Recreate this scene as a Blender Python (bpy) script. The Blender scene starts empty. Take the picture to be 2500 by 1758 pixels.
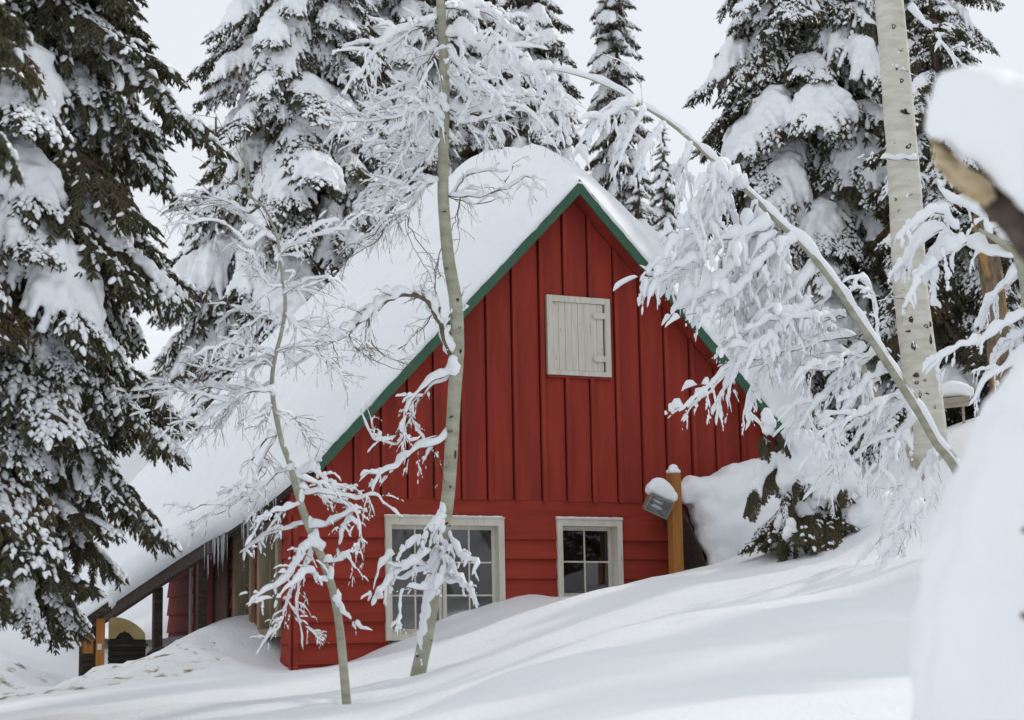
import bpy, bmesh, math, random
import numpy as np
from mathutils import Vector, Matrix, Euler

rng = np.random.default_rng(7)
sc = bpy.context.scene
COL = sc.collection
R = math.radians

# ------------------------------------------------------------------ camera
F, CX, CY = 4600.0, 1250.0, 879.0          # focal length and centre in photo pixels (2500 wide)
PITCH, ROLL = R(9.1), R(1.0)
fwd = np.array([0, math.cos(PITCH), math.sin(PITCH)])
up0 = np.array([0, -math.sin(PITCH), math.cos(PITCH)])
rt0 = np.array([1.0, 0, 0])
rt = rt0 * math.cos(ROLL) - up0 * math.sin(ROLL)
up = up0 * math.cos(ROLL) + rt0 * math.sin(ROLL)
cam = bpy.data.cameras.new('camera')
cam.sensor_width = 36.0
cam.lens = 36.0 * F / 2500.0
cam.clip_start, cam.clip_end = 0.1, 2000
cam.dof.use_dof = True
cam.dof.focus_distance = 18.5
cam.dof.aperture_fstop = 3.0
camo = bpy.data.objects.new('camera', cam)
COL.objects.link(camo)
camo.matrix_world = Matrix(((rt[0], up[0], -fwd[0], 0), (rt[1], up[1], -fwd[1], 0), (rt[2], up[2], -fwd[2], 0), (0, 0, 0, 1)))
sc.camera = camo

# ------------------------------------------------------------------ sky, sun, exposure
SUN_AZ, SUN_EL = R(40), R(34)              # azimuth from +X towards +Y: sun behind the trees on the right
sdir = Vector((math.cos(SUN_AZ) * math.cos(SUN_EL), math.sin(SUN_AZ) * math.cos(SUN_EL), math.sin(SUN_EL)))
w = bpy.data.worlds.new('World')
sc.world = w
w.use_nodes = True
nt = w.node_tree
bg = nt.nodes['Background']
sky = nt.nodes.new('ShaderNodeTexSky')
sky.sky_type = 'NISHITA'
sky.sun_disc = False
sky.sun_elevation = SUN_EL
sky.sun_rotation = R(90) - SUN_AZ
sky.air_density, sky.dust_density, sky.altitude = 1.0, 3.0, 2500
mul = nt.nodes.new('ShaderNodeMix'); mul.data_type = 'RGBA'; mul.blend_type = 'MIX'
mul.inputs[0].default_value = 0.93          # a thin, even cloud sheet over the clear sky
nt.links.new(sky.outputs[0], mul.inputs[6])
mul.inputs[7].default_value = (8.75, 9.05, 9.45, 1)
nt.links.new(mul.outputs[2], bg.inputs[0])
bg.inputs[1].default_value = 0.10
sun = bpy.data.lights.new('sun', 'SUN')
sun.energy = 1.5
sun.angle = R(2.0)
sun.color = (1.0, 0.95, 0.88)
suno = bpy.data.objects.new('sun', sun)
COL.objects.link(suno)
suno.rotation_euler = sdir.to_track_quat('Z', 'Y').to_euler()
sc.view_settings.view_transform = 'Standard'
sc.view_settings.look = 'None'
sc.view_settings.exposure = 0.0
sc.view_settings.gamma = 1.0
sc.render.engine = 'CYCLES'
sc.cycles.max_bounces = 7
sc.cycles.diffuse_bounces = 4
sc.cycles.glossy_bounces = 3
sc.cycles.transparent_max_bounces = 6
sc.cycles.use_denoising = True

# ------------------------------------------------------------------ helpers
def ray(x, y):
    return fwd + rt * ((x - CX) / F) - up * ((y - CY) / F)
def at(x, y, d):
    return ray(x, y) * d

def link(name, me, m=None, parent=None):
    o = bpy.data.objects.new(name, me)
    COL.objects.link(o)
    if m is not None and me is not None and len(me.materials) == 0:
        me.materials.append(m)
    if parent is not None:
        o.parent = parent
    return o
def thing(name, label, cat, loc=(0, 0, 0), rz=0.0, group=None):
    o = bpy.data.objects.new(name, None)
    COL.objects.link(o)
    o.location = loc
    o.rotation_euler = (0, 0, rz)
    return tag(o, label, cat, group)
def tag(o, label, cat, group=None):
    o['label'] = label
    o['category'] = cat
    if group:
        o['group'] = group
    return o

class MB:
    """collects vertices and faces for one mesh"""
    def __init__(s):
        s.v = []; s.f = []; s.n = 0; s.mi = []
    def add(s, V, Fs, mi=0):
        V = np.asarray(V, float).reshape(-1, 3)
        s.v.append(V)
        for f in Fs:
            s.f.append([i + s.n for i in f]); s.mi.append(mi)
        s.n += len(V)
    def box(s, x0, x1, y0, y1, z0, z1, mi=0):
        s.add([(x0, y0, z0), (x1, y0, z0), (x1, y1, z0), (x0, y1, z0), (x0, y0, z1), (x1, y0, z1), (x1, y1, z1), (x0, y1, z1)],
              [(0, 3, 2, 1), (4, 5, 6, 7), (0, 1, 5, 4), (1, 2, 6, 5), (2, 3, 7, 6), (3, 0, 4, 7)], mi)
    def prism(s, poly, y0, y1, mi=0):
        """poly in x-z, extruded along y"""
        n = len(poly)
        V = [(p[0], y0, p[1]) for p in poly] + [(p[0], y1, p[1]) for p in poly]
        Fs = [tuple(range(n)), tuple(range(2 * n - 1, n - 1, -1))] + [((i + 1) % n, i, n + i, n + (i + 1) % n) for i in range(n)]
        s.add(V, Fs, mi)
    def tube(s, pts, rad, k=8, mi=0, flat=1.0, lumpy=0.0, rg=None):
        pts = np.asarray(pts, float); n = len(pts)
        rad = np.broadcast_to(np.asarray(rad, float), (n,))
        T = np.gradient(pts, axis=0); T /= np.linalg.norm(T, axis=1)[:, None] + 1e-9
        ref = np.array([0, 0, 1.0]) if abs(T[:, 2]).mean() < 0.9 else np.array([1.0, 0, 0])
        S = np.cross(T, ref); S /= np.linalg.norm(S, axis=1)[:, None] + 1e-9
        U = np.cross(S, T)
        a = np.linspace(0, 2 * math.pi, k, endpoint=False)
        rr = rad[:, None] * np.ones((n, k))
        if lumpy:
            rr = rr * (1 + (rg or rng).normal(0, lumpy, (n, k)))
        V = pts[:, None, :] + rr[:, :, None] * (np.cos(a)[None, :, None] * S[:, None, :] + flat * np.sin(a)[None, :, None] * U[:, None, :])
        V = np.vstack([V.reshape(-1, 3), pts[:1], pts[-1:]])
        Fs = []
        for i in range(n - 1):
            for j in range(k):
                j2 = (j + 1) % k
                Fs.append((i * k + j, i * k + j2, (i + 1) * k + j2, (i + 1) * k + j))
        c0, c1 = n * k, n * k + 1
        for j in range(k):
            j2 = (j + 1) % k
            Fs.append((c0, j2, j)); Fs.append((c1, (n - 1) * k + j, (n - 1) * k + j2))
        s.add(V, Fs, mi)
    def snow(s, pts, r, h, k=7, low=0.35):
        """a lump of snow lying along the top of a twig: r = twig radius, h = depth of snow at each point"""
        pts = np.asarray(pts, float); n = len(pts)
        r = np.broadcast_to(np.asarray(r, float), (n,)); h = np.maximum(np.broadcast_to(np.asarray(h, float), (n,)), 1e-4)
        T = np.gradient(pts, axis=0); T /= np.linalg.norm(T, axis=1)[:, None] + 1e-9
        S = np.cross(T, np.array([0, 0, 1.0])); ln = np.linalg.norm(S, axis=1)
        S[ln < 0.05] = np.array([1.0, 0, 0]); S /= np.linalg.norm(S, axis=1)[:, None]
        U = np.cross(S, T); U = U * np.sign(U[:, 2:3] + 1e-6)
        U = 0.6 * U + 0.4 * np.array([0, 0, 1.0])
        a = np.linspace(0, 2 * math.pi, k, endpoint=False) + 0.3
        wd = np.maximum(r * 1.15 * np.minimum(1, h / (r + 1e-6)), 0.52 * h)
        ca, sa = np.cos(a), np.sin(a)
        steep = np.abs(T[:, 2]) ** 1.5
        lw = 0.25 * r * (1 - steep) + low * h * steep
        hh = np.where(sa[None, :] > 0, h[:, None] * sa[None, :], lw[:, None] * sa[None, :]) + 0.25 * r[:, None] * (1 - steep[:, None])
        V = pts[:, None, :] + wd[:, None, None] * ca[None, :, None] * S[:, None, :] + hh[:, :, None] * U[:, None, :]
        V = np.vstack([V.reshape(-1, 3), pts[:1], pts[-1:]])
        Fs = []
        for i in range(n - 1):
            for j in range(k):
                j2 = (j + 1) % k
                Fs.append((i * k + j, i * k + j2, (i + 1) * k + j2, (i + 1) * k + j))
        c0, c1 = n * k, n * k + 1
        for j in range(k):
            j2 = (j + 1) % k
            Fs.append((c0, j2, j)); Fs.append((c1, (n - 1) * k + j, (n - 1) * k + j2))
        s.add(V, Fs)
    def mesh(s, name, mats, smooth=False):
        me = bpy.data.meshes.new(name)
        V = np.vstack(s.v) if s.v else np.zeros((0, 3))
        me.from_pydata(V.tolist(), [], s.f)
        for m in (mats if isinstance(mats, (list, tuple)) else [mats]):
            me.materials.append(m)
        if any(s.mi):
            me.polygons.foreach_set('material_index', s.mi)
        if smooth:
            me.polygons.foreach_set('use_smooth', [True] * len(me.polygons))
        me.update()
        bm = bmesh.new(); bm.from_mesh(me)
        bmesh.ops.recalc_face_normals(bm, faces=bm.faces)
        bm.to_mesh(me); bm.free()
        return me
    def obj(s, name, m, parent=None, smooth=False):
        return link(name, s.mesh(name, m, smooth), None, parent)

def catmull(P, n):
    P = np.asarray(P, float)
    if len(P) == 2:
        t = np.linspace(0, 1, n)[:, None]
        return P[0] * (1 - t) + P[1] * t
    Q = np.vstack([2 * P[0] - P[1], P, 2 * P[-1] - P[-2]])
    d = np.concatenate([[0], np.cumsum(np.linalg.norm(np.diff(P, axis=0), axis=1))])
    out = []
    for s_ in np.linspace(0, d[-1], n):
        i = min(max(np.searchsorted(d, s_, side='right') - 1, 0), len(P) - 2)
        t = (s_ - d[i]) / (d[i + 1] - d[i] + 1e-9)
        p0, p1, p2, p3 = Q[i:i + 4]
        out.append(0.5 * (2 * p1 + (p2 - p0) * t + (2 * p0 - 5 * p1 + 4 * p2 - p3) * t * t + (3 * p1 - p0 - 3 * p2 + p3) * t ** 3))
    return np.array(out)

def wobble(n, rg, step=4, lo=0.0, hi=1.0):
    m = max(2, n // step + 2)
    return np.interp(np.linspace(0, m - 1, n), np.arange(m), rg.uniform(lo, hi, m))

def ico(sub=1):
    bm = bmesh.new()
    bmesh.ops.create_icosphere(bm, subdivisions=sub, radius=1.0)
    V = np.array([v.co[:] for v in bm.verts]); Fs = [[v.index for v in f.verts] for f in bm.faces]
    bm.free()
    return V, Fs
ICO1, ICO2 = ico(1), ico(2)

def blob(name, balls, voxel, m, parent=None, smooth=3, lump=0.0, lscale=8.0, sub=1):
    """soft snow: union of ellipsoids (centre, radii) melted together"""
    me = blob_mesh(name, balls, voxel, smooth, lump, lscale, sub)
    me.materials.append(m)
    return link(name, me, None, parent)
def blob_mesh(name, balls, voxel, smooth=3, lump=0.0, lscale=8.0, sub=1):
    V0, F0 = ICO2 if sub == 2 else ICO1
    F0 = np.array(F0)
    n = len(balls)
    C = np.array([b[0] for b in balls], float)
    Rd = np.array([b[1] if hasattr(b[1], '__len__') else (b[1],) * 3 for b in balls], float)
    V = (V0[None] * Rd[:, None, :] + C[:, None, :]).reshape(-1, 3)
    Fs = (F0[None] + (np.arange(n) * len(V0))[:, None, None]).reshape(-1, 3)
    me = bpy.data.meshes.new(name)
    me.from_pydata(V.tolist(), [], Fs.tolist())
    ob = bpy.data.objects.new('work', me)
    COL.objects.link(ob)
    md = ob.modifiers.new('r', 'REMESH'); md.mode = 'VOXEL'; md.voxel_size = voxel; md.use_smooth_shade = True
    if smooth:
        md = ob.modifiers.new('s', 'SMOOTH'); md.factor = 0.6; md.iterations = smooth
    if lump:
        tx = bpy.data.textures.new('lump', 'CLOUDS'); tx.noise_scale = 1.0 / lscale; tx.noise_depth = 2
        md = ob.modifiers.new('d', 'DISPLACE'); md.texture = tx; md.strength = lump; md.mid_level = 0.5
    dg = bpy.context.evaluated_depsgraph_get()
    out = bpy.data.meshes.new_from_object(ob.evaluated_get(dg))
    bpy.data.objects.remove(ob); bpy.data.meshes.remove(me)
    out.name = name
    out.polygons.foreach_set('use_smooth', [True] * len(out.polygons))
    return out

# ------------------------------------------------------------------ materials
def mat(name, c1, c2=None, scale=6.0, rough=0.7, bump=0.0, bscale=40.0, stretch=(1, 1, 1), detail=4.0, spec=0.3, lo=0.35, hi=0.65, coords='Object', c3=None, c3scale=3.0, c3lo=0.6, c3hi=0.7):
    m = bpy.data.materials.new(name)
    m.use_nodes = True
    N, Lk = m.node_tree.nodes, m.node_tree.links
    b = N['Principled BSDF']
    b.inputs['Roughness'].default_value = rough
    b.inputs['Specular IOR Level'].default_value = spec
    tc = N.new('ShaderNodeTexCoord'); mp = N.new('ShaderNodeMapping')
    mp.inputs['Scale'].default_value = stretch
    Lk.new(tc.outputs[coords], mp.inputs[0])
    if c2 is None:
        b.inputs['Base Color'].default_value = (*c1, 1)
        col = None
    else:
        nz = N.new('ShaderNodeTexNoise'); nz.inputs['Scale'].default_value = scale; nz.inputs['Detail'].default_value = detail
        rp = N.new('ShaderNodeValToRGB')
        rp.color_ramp.elements[0].position, rp.color_ramp.elements[1].position = lo, hi
        rp.color_ramp.elements[0].color, rp.color_ramp.elements[1].color = (*c1, 1), (*c2, 1)
        Lk.new(mp.outputs[0], nz.inputs[0]); Lk.new(nz.outputs[0], rp.inputs[0])
        col = rp.outputs[0]
        if c3 is not None:
            n3 = N.new('ShaderNodeTexNoise'); n3.inputs['Scale'].default_value = c3scale; n3.inputs['Detail'].default_value = 6
            r3 = N.new('ShaderNodeValToRGB'); r3.color_ramp.elements[0].position, r3.color_ramp.elements[1].position = c3lo, c3hi
            mx = N.new('ShaderNodeMix'); mx.data_type = 'RGBA'
            Lk.new(mp.outputs[0], n3.inputs[0]); Lk.new(n3.outputs[0], r3.inputs[0]); Lk.new(r3.outputs[0], mx.inputs[0])
            Lk.new(col, mx.inputs[6]); mx.inputs[7].default_value = (*c3, 1)
            col = mx.outputs[2]
        Lk.new(col, b.inputs['Base Color'])
    if bump:
        nb = N.new('ShaderNodeTexNoise'); nb.inputs['Scale'].default_value = bscale; nb.inputs['Detail'].default_value = 5
        bp = N.new('ShaderNodeBump'); bp.inputs['Strength'].default_value = bump; bp.inputs['Distance'].default_value = 0.02
        Lk.new(mp.outputs[0], nb.inputs[0]); Lk.new(nb.outputs[0], bp.inputs['Height']); Lk.new(bp.outputs[0], b.inputs['Normal'])
    return m

M_SNOW = mat('snow', (0.86, 0.885, 0.915), (0.90, 0.915, 0.935), scale=3, rough=0.65, bump=0.4, bscale=34, spec=0.25)
M_GSNOW = mat('snow_ground', (0.86, 0.885, 0.915), (0.90, 0.915, 0.935), scale=0.8, rough=0.65, bump=0.5, bscale=26, spec=0.25)
M_DIRTY = mat('snow_trodden', (0.80, 0.80, 0.79), (0.86, 0.87, 0.88), scale=3, rough=0.7, bump=0.6, bscale=9, spec=0.2, c3=(0.22, 0.15, 0.10), c3scale=5, c3lo=0.58, c3hi=0.70)
M_RED = mat('red_paint', (0.265, 0.032, 0.021), (0.335, 0.044, 0.027), scale=3, rough=0.75, bump=0.12, bscale=60, stretch=(3, 3, 0.35), spec=0.2, c3=(0.21, 0.03, 0.022), c3scale=1.4, c3lo=0.48, c3hi=0.72)
M_REDLAP = mat('red_paint_lap', (0.255, 0.032, 0.021), (0.33, 0.044, 0.027), scale=3, rough=0.75, bump=0.12, bscale=60, stretch=(0.35, 3, 3), spec=0.2)
M_GREEN = mat('green_paint', (0.036, 0.100, 0.060), (0.052, 0.128, 0.078), scale=4, rough=0.6, bump=0.1, bscale=30, stretch=(0.6, 3, 0.6), spec=0.3, c3=(0.025, 0.08, 0.05), c3scale=9, c3lo=0.62, c3hi=0.72)
M_CREAM = mat('cream_paint', (0.56, 0.53, 0.44), (0.66, 0.63, 0.55), scale=5, rough=0.65, bump=0.1, bscale=50, stretch=(2, 2, 0.5), spec=0.3, c3=(0.40, 0.36, 0.28), c3scale=7, c3lo=0.62, c3hi=0.8)
M_CREAMW = mat('worn_cream_paint', (0.58, 0.55, 0.47), (0.68, 0.65, 0.57), scale=5, rough=0.7, bump=0.2, bscale=70, stretch=(6, 6, 0.5), spec=0.2, c3=(0.24, 0.18, 0.12), c3scale=10, c3lo=0.66, c3hi=0.72)
M_POST = mat('orange_timber', (0.29, 0.110, 0.022), (0.40, 0.165, 0.038), scale=5, rough=0.6, bump=0.2, bscale=40, stretch=(5, 5, 0.4), spec=0.3, c3=(0.20, 0.08, 0.02), c3scale=6, c3lo=0.62, c3hi=0.75)
M_DARKWOOD = mat('dark_timber', (0.030, 0.022, 0.018), (0.07, 0.05, 0.038), scale=6, rough=0.8, bump=0.3, bscale=30, stretch=(1, 5, 5), spec=0.2)
M_BROWNDOOR = mat('brown_door_paint', (0.10, 0.042, 0.022), (0.15, 0.06, 0.03), scale=5, rough=0.6, stretch=(4, 4, 0.4), spec=0.3)
M_OLIVE = mat('weathered_board', (0.14, 0.125, 0.09), (0.20, 0.18, 0.13), scale=6, rough=0.85, bump=0.2, bscale=40, spec=0.2)
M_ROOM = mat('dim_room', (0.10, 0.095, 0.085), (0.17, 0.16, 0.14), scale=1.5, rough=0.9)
M_STEEL = mat('grey_metal', (0.16, 0.15, 0.125), (0.25, 0.23, 0.20), scale=14, rough=0.45, spec=0.5)
M_REFL = mat('reflector', (0.75, 0.77, 0.76), None, rough=0.22, spec=0.6)
M_REFL.node_tree.nodes['Principled BSDF'].inputs['Metallic'].default_value = 0.7
M_BARK = mat('spruce_bark', (0.060, 0.045, 0.036), (0.14, 0.105, 0.082), scale=7, rough=0.9, bump=0.7, bscale=22, stretch=(3, 3, 0.8), spec=0.15)
M_SNAG = mat('snag_bark', (0.13, 0.095, 0.065), (0.26, 0.20, 0.14), scale=8, rough=0.9, bump=0.7, bscale=26, stretch=(3, 3, 0.7), spec=0.15, c3=(0.42, 0.24, 0.09), c3scale=2.5, c3lo=0.58, c3hi=0.64)
M_ASPEN = mat('aspen_bark_olive', (0.30, 0.295, 0.215), (0.43, 0.42, 0.33), scale=5, rough=0.7, bump=0.25, bscale=40, stretch=(1, 1, 3), spec=0.25, c3=(0.10, 0.085, 0.06), c3scale=6, c3lo=0.66, c3hi=0.72)
M_ASPENW = mat('aspen_bark_pale', (0.56, 0.545, 0.45), (0.70, 0.685, 0.60), scale=4, rough=0.65, bump=0.3, bscale=36, stretch=(1, 1, 4), spec=0.25, c3=(0.26, 0.235, 0.17), c3scale=7, c3lo=0.68, c3hi=0.74)
M_TWIG = mat('twig_bark', (0.115, 0.088, 0.058), (0.20, 0.16, 0.105), scale=9, rough=0.8, spec=0.2)
M_KNOT = mat('knot_scar', (0.035, 0.028, 0.022), (0.11, 0.085, 0.06), scale=20, rough=0.9)
M_NEEDLE = mat('spruce_needles', (0.050, 0.050, 0.027), (0.105, 0.100, 0.056), scale=5, rough=0.7, spec=0.2, c3=(0.15, 0.095, 0.045), c3scale=2.2, c3lo=0.55, c3hi=0.70)
M_NEEDLEB = mat('spruce_needles_grey', (0.05, 0.06, 0.035), (0.11, 0.12, 0.07), scale=5, rough=0.7, spec=0.2, c3=(0.14, 0.09, 0.04), c3scale=2.2, c3lo=0.58, c3hi=0.70)
M_CUT = mat('split_wood', (0.50, 0.36, 0.19), (0.66, 0.55, 0.38), scale=8, rough=0.7, bump=0.5, bscale=20, stretch=(1, 4, 4), spec=0.2, c3=(0.17, 0.11, 0.06), c3scale=9, c3lo=0.55, c3hi=0.68)
M_TAN = mat('tan_board', (0.30, 0.225, 0.10), (0.40, 0.31, 0.15), scale=5, rough=0.7, bump=0.1, spec=0.2)
M_BLACK = mat('black_box', (0.012, 0.011, 0.010), (0.03, 0.027, 0.022), scale=7, rough=0.6, stretch=(1, 1, 8), spec=0.3)
M_PLANK = mat('pale_plank', (0.30, 0.27, 0.21), (0.42, 0.38, 0.30), scale=6, rough=0.8, bump=0.2, stretch=(1, 5, 5), spec=0.2)

M_SHADETRIM = mat('porch_shade_trim', (0.24, 0.20, 0.13), (0.33, 0.28, 0.19), scale=5, rough=0.75, stretch=(2, 2, 0.5), spec=0.2)  # side window trim, porch shade put into its darker colour
M_GLASS = bpy.data.materials.new('window_glass'); M_GLASS.use_nodes = True
_n, _l = M_GLASS.node_tree.nodes, M_GLASS.node_tree.links
_n.remove(_n['Principled BSDF'])
_tr = _n.new('ShaderNodeBsdfTransparent'); _tr.inputs[0].default_value = (0.85, 0.88, 0.86, 1)
_gl = _n.new('ShaderNodeBsdfGlossy'); _gl.inputs['Roughness'].default_value = 0.03
_fr = _n.new('ShaderNodeFresnel'); _fr.inputs[0].default_value = 2.0
_mx = _n.new('ShaderNodeMixShader')
_l.new(_fr.outputs[0], _mx.inputs[0]); _l.new(_tr.outputs[0], _mx.inputs[1]); _l.new(_gl.outputs[0], _mx.inputs[2])
_l.new(_mx.outputs[0], _n['Material Output'].inputs[0])
M_ICE = bpy.data.materials.new('ice'); M_ICE.use_nodes = True
_b = M_ICE.node_tree.nodes['Principled BSDF']
_b.inputs['Base Color'].default_value = (0.80, 0.84, 0.86, 1); _b.inputs['Roughness'].default_value = 0.12
_b.inputs['Transmission Weight'].default_value = 0.7; _b.inputs['IOR'].default_value = 1.31

# ------------------------------------------------------------------ ground: one sheet of deep snow
ctrl = [  # photo x, photo y, distance
    # open slope in front
    (300, 1900, 7), (800, 1850, 8), (1250, 1758, 8.2), (1700, 1720, 8.2), (2150, 1700, 8.2),
    (1250, 1640, 11), (1700, 1560, 11.5), (2100, 1520, 11.5), (1500, 1540, 13.5), (2000, 1440, 14.5), (1000, 1745, 11), (600, 1760, 12),
    # crest the two thin aspens stand on
    (100, 1728, 15), (206, 1697, 16), (450, 1690, 15.5), (806, 1712, 13.6), (847, 1722, 13.5), (1008, 1657, 15), (1190, 1560, 16), (1360, 1467, 17.2), (1520, 1430, 18.3), (1645, 1403, 19.4),
    (1720, 1388, 19.8), (1875, 1368, 18.5), (2140, 1370, 17), (2250, 1350, 16),
    # drift along the gable wall
    (715, 1624, 19.45), (811, 1606, 19.7), (852, 1590, 19.75), (939, 1554, 19.9), (1015, 1538, 20.0), (1070, 1503, 20.15), (1165, 1476, 20.3), (1219, 1462, 20.4), (1300, 1449, 20.5), (1360, 1468, 20.6), (1450, 1455, 20.8),
    (715, 1650, 18.4), (950, 1610, 17.8), (1150, 1545, 18.3), (1300, 1500, 18.6),
    # side of the cabin
    (380, 1619, 18), (432, 1585, 18.8), (477, 1556, 19.8), (519, 1523, 20.9), (577, 1550, 20.0), (640, 1625, 19.35), (560, 1640, 18),
    # trodden hollow on the far left and the bank beyond it
    (240, 1690, 19.5), (120, 1690, 18.5), (330, 1640, 21), (60, 1600, 21), (100, 1540, 23), (-100, 1560, 20), (0, 1450, 27), (300, 1492, 27), (440, 1398, 27), (400, 1560, 24.5), (455, 1555, 23.5),
    # hillside on the right
    (1900, 1190, 24), (2020, 1130, 25), (2140, 1180, 21.5), (2270, 1060, 20.2), (2500, 1000, 22), (2280, 1360, 16.2), (2420, 1330, 15), (2150, 1480, 12.5), (2350, 1500, 12.5), (2320, 1640, 9.5), (2600, 1560, 10),
]
CP = [at(*c) for c in ctrl]
CP += [np.array(p, float) for p in [
    (0, 0, -1.6), (-4, 2, -1.7), (4, 2, -1.3), (0, 4.5, -1.0), (3, 4.5, -0.8), (-3, 6, -0.9), (-8, 8, -1.2), (-9, 14, -0.8), (8, 6, 0.4), (9, 12, 1.9), (9, 18, 2.8),
    (-9, 22, 1.0), (-6, 30, 2.4), (0, 29, 2.0), (6, 29, 3.0), (12, 27, 4.6), (-14, 40, 6.0), (0, 40, 5.6), (14, 40, 7.6), (-20, 60, 11.2), (0, 60, 11.0), (20, 60, 12), (2, 23, 1.2), (3, 26, 1.6),
    (-16, 10, -1.5), (16, 8, 4.0), (16, 16, 5.0), (0, -10, -3.0), (-14, -8, -4), (14, -8, 1.5), (-24, 28, 1.5), (26, 28, 8), (0, 90, 12.5), (-50, 90, 12), (50, 90, 13), (-60, 30, 0), (60, 30, 12), (0, -40, -5), (-60, -40, -8), (60, -40, 3)]]
CP = np.array(CP)
def tps_k(r2):
    return 0.5 * r2 * np.log(r2 + 1e-9)
_A = CP[:, :2]
_n = len(_A)
_K = tps_k(((_A[:, None] - _A[None]) ** 2).sum(-1)) + 0.02 * np.eye(_n)
_Pm = np.hstack([np.ones((_n, 1)), _A])
_sol = np.linalg.solve(np.block([[_K, _Pm], [_Pm.T, np.zeros((3, 3))]]), np.concatenate([CP[:, 2], np.zeros(3)]))
def vnoise(x, y, seed=0, oct=3):
    """smooth value noise"""
    out = np.zeros_like(x); amp = 1.0
    for o in range(oct):
        r_ = np.random.default_rng(seed + o).uniform(-1, 1, (64, 64))
        xi, yi = np.floor(x).astype(int), np.floor(y).astype(int)
        fx, fy = x - xi, y - yi
        fx, fy = fx * fx * (3 - 2 * fx), fy * fy * (3 - 2 * fy)
        a, b = r_[xi % 64, yi % 64], r_[(xi + 1) % 64, yi % 64]
        c, d = r_[xi % 64, (yi + 1) % 64], r_[(xi + 1) % 64, (yi + 1) % 64]
        out += amp * ((a * (1 - fx) + b * fx) * (1 - fy) + (c * (1 - fx) + d * fx) * fy)
        x, y, amp = x * 2.1, y * 2.1, amp * 0.5
    return out
def ground(x, y):
    x, y = np.asarray(x, float), np.asarray(y, float)
    sh = x.shape
    q = np.stack([x.ravel(), y.ravel()], 1)
    z = np.zeros(len(q))
    for i in range(0, len(q), 20000):
        p = q[i:i + 20000]
        z[i:i + 20000] = tps_k(((p[:, None] - _A[None]) ** 2).sum(-1)) @ _sol[:_n] + _sol[_n] + p @ _sol[_n + 1:]
    far = np.hypot(q[:, 0], q[:, 1])
    z = np.where(far > 95, np.clip(z, -10, 13), z)
    z = np.clip(z, -12, 16)
    return z.reshape(sh)
def relief(x, y):
    xr, yr = x * 0.83 + y * 0.55, -x * 0.55 + y * 0.83
    z = 0.035 * vnoise(xr * 0.5, yr * 0.95, 3) + 0.006 * vnoise(xr * 2.0, yr * 4.5, 9) + 0.004 * vnoise(x * 6, y * 6, 14)
    tr = np.clip(1 - np.hypot((x + 4.4) / 1.9, (y - 18.6) / 2.6), 0, 1) ** 0.5      # trodden hollow
    z = z + 0.06 * tr * vnoise(x * 3.2, y * 3.2, 21) + 0.03 * tr * vnoise(x * 7, y * 7, 25)
    # a few dimples where clumps fell from the branches
    for (px, py, d, r_) in [(1395, 1625, 12.2, .09), (1640, 1525, 12.9, .06), (1250, 1690, 10.2, .05), (1900, 1480, 13, .07), (1050, 1700, 12.5, .06), (1500, 1590, 12, .05), (930, 1590, 18.6, .09), (1130, 1560, 18.2, .07)]:
        c = at(px, py, d)
        z = z - 0.05 * np.exp(-((x - c[0]) ** 2 + (y - c[1]) ** 2) / (2 * r_ * r_))
    for (px, py, d, r_) in [(1020, 1650, 15.0, .11), (847, 1718, 13.5, .08)]:
        c = at(px, py, d)
        q = (x - c[0]) ** 2 + (y - c[1]) ** 2
        z = z - 0.07 * np.exp(-q / (2 * r_ * r_)) + 0.02 * np.exp(-q / (2 * (2.2 * r_) ** 2))
    return z
def axis(lo, hi, step, ext, g=1.22):
    a = list(np.arange(lo, hi + 1e-6, step)); s_ = step
    while a[-1] < ext: s_ *= g; a.append(a[-1] + s_)
    s_ = step
    while a[0] > -ext: s_ *= g; a.insert(0, a[0] - s_)
    return np.array(a)
gx_, gy_ = axis(-6.0, 6.0, 0.075, 500), axis(7.0, 24.0, 0.075, 500)
GX, GY = np.meshgrid(gx_, gy_)
GZ = ground(GX, GY)
near = (np.hypot(GX, GY) < 60)
GZ = GZ + np.where(near, relief(GX, GY), 0)
nyy, nxx = GX.shape
V = np.stack([GX.ravel(), GY.ravel(), GZ.ravel()], 1)
ii = (np.arange(nyy - 1)[:, None] * nxx + np.arange(nxx - 1)[None, :]).ravel()
Q = np.stack([ii, ii + 1, ii + nxx + 1, ii + nxx], 1)
me = bpy.data.meshes.new('ground')
me.vertices.add(len(V)); me.vertices.foreach_set('co', V.ravel())
me.loops.add(Q.size); me.loops.foreach_set('vertex_index', Q.ravel())
me.polygons.add(len(Q)); me.polygons.foreach_set('loop_start', np.arange(0, Q.size, 4)); me.polygons.foreach_set('loop_total', np.full(len(Q), 4))
me.materials.append(M_GSNOW); me.materials.append(M_DIRTY)
fc = V[Q].mean(1)
trod = ((fc[:, 0] + 4.4) / 1.5) ** 2 + ((fc[:, 1] - 18.6) / 2.2) ** 2 < 1
me.polygons.foreach_set('material_index', trod.astype(int))
me.polygons.foreach_set('use_smooth', [True] * len(Q))
me.update(); me.validate()
g = link('ground', me)
g['kind'] = 'structure'
g['label'] = 'deep smooth snow covering the slope around the cabin'
def gz(x, y):
    return float(ground(np.array([x]), np.array([y]))[0])

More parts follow.
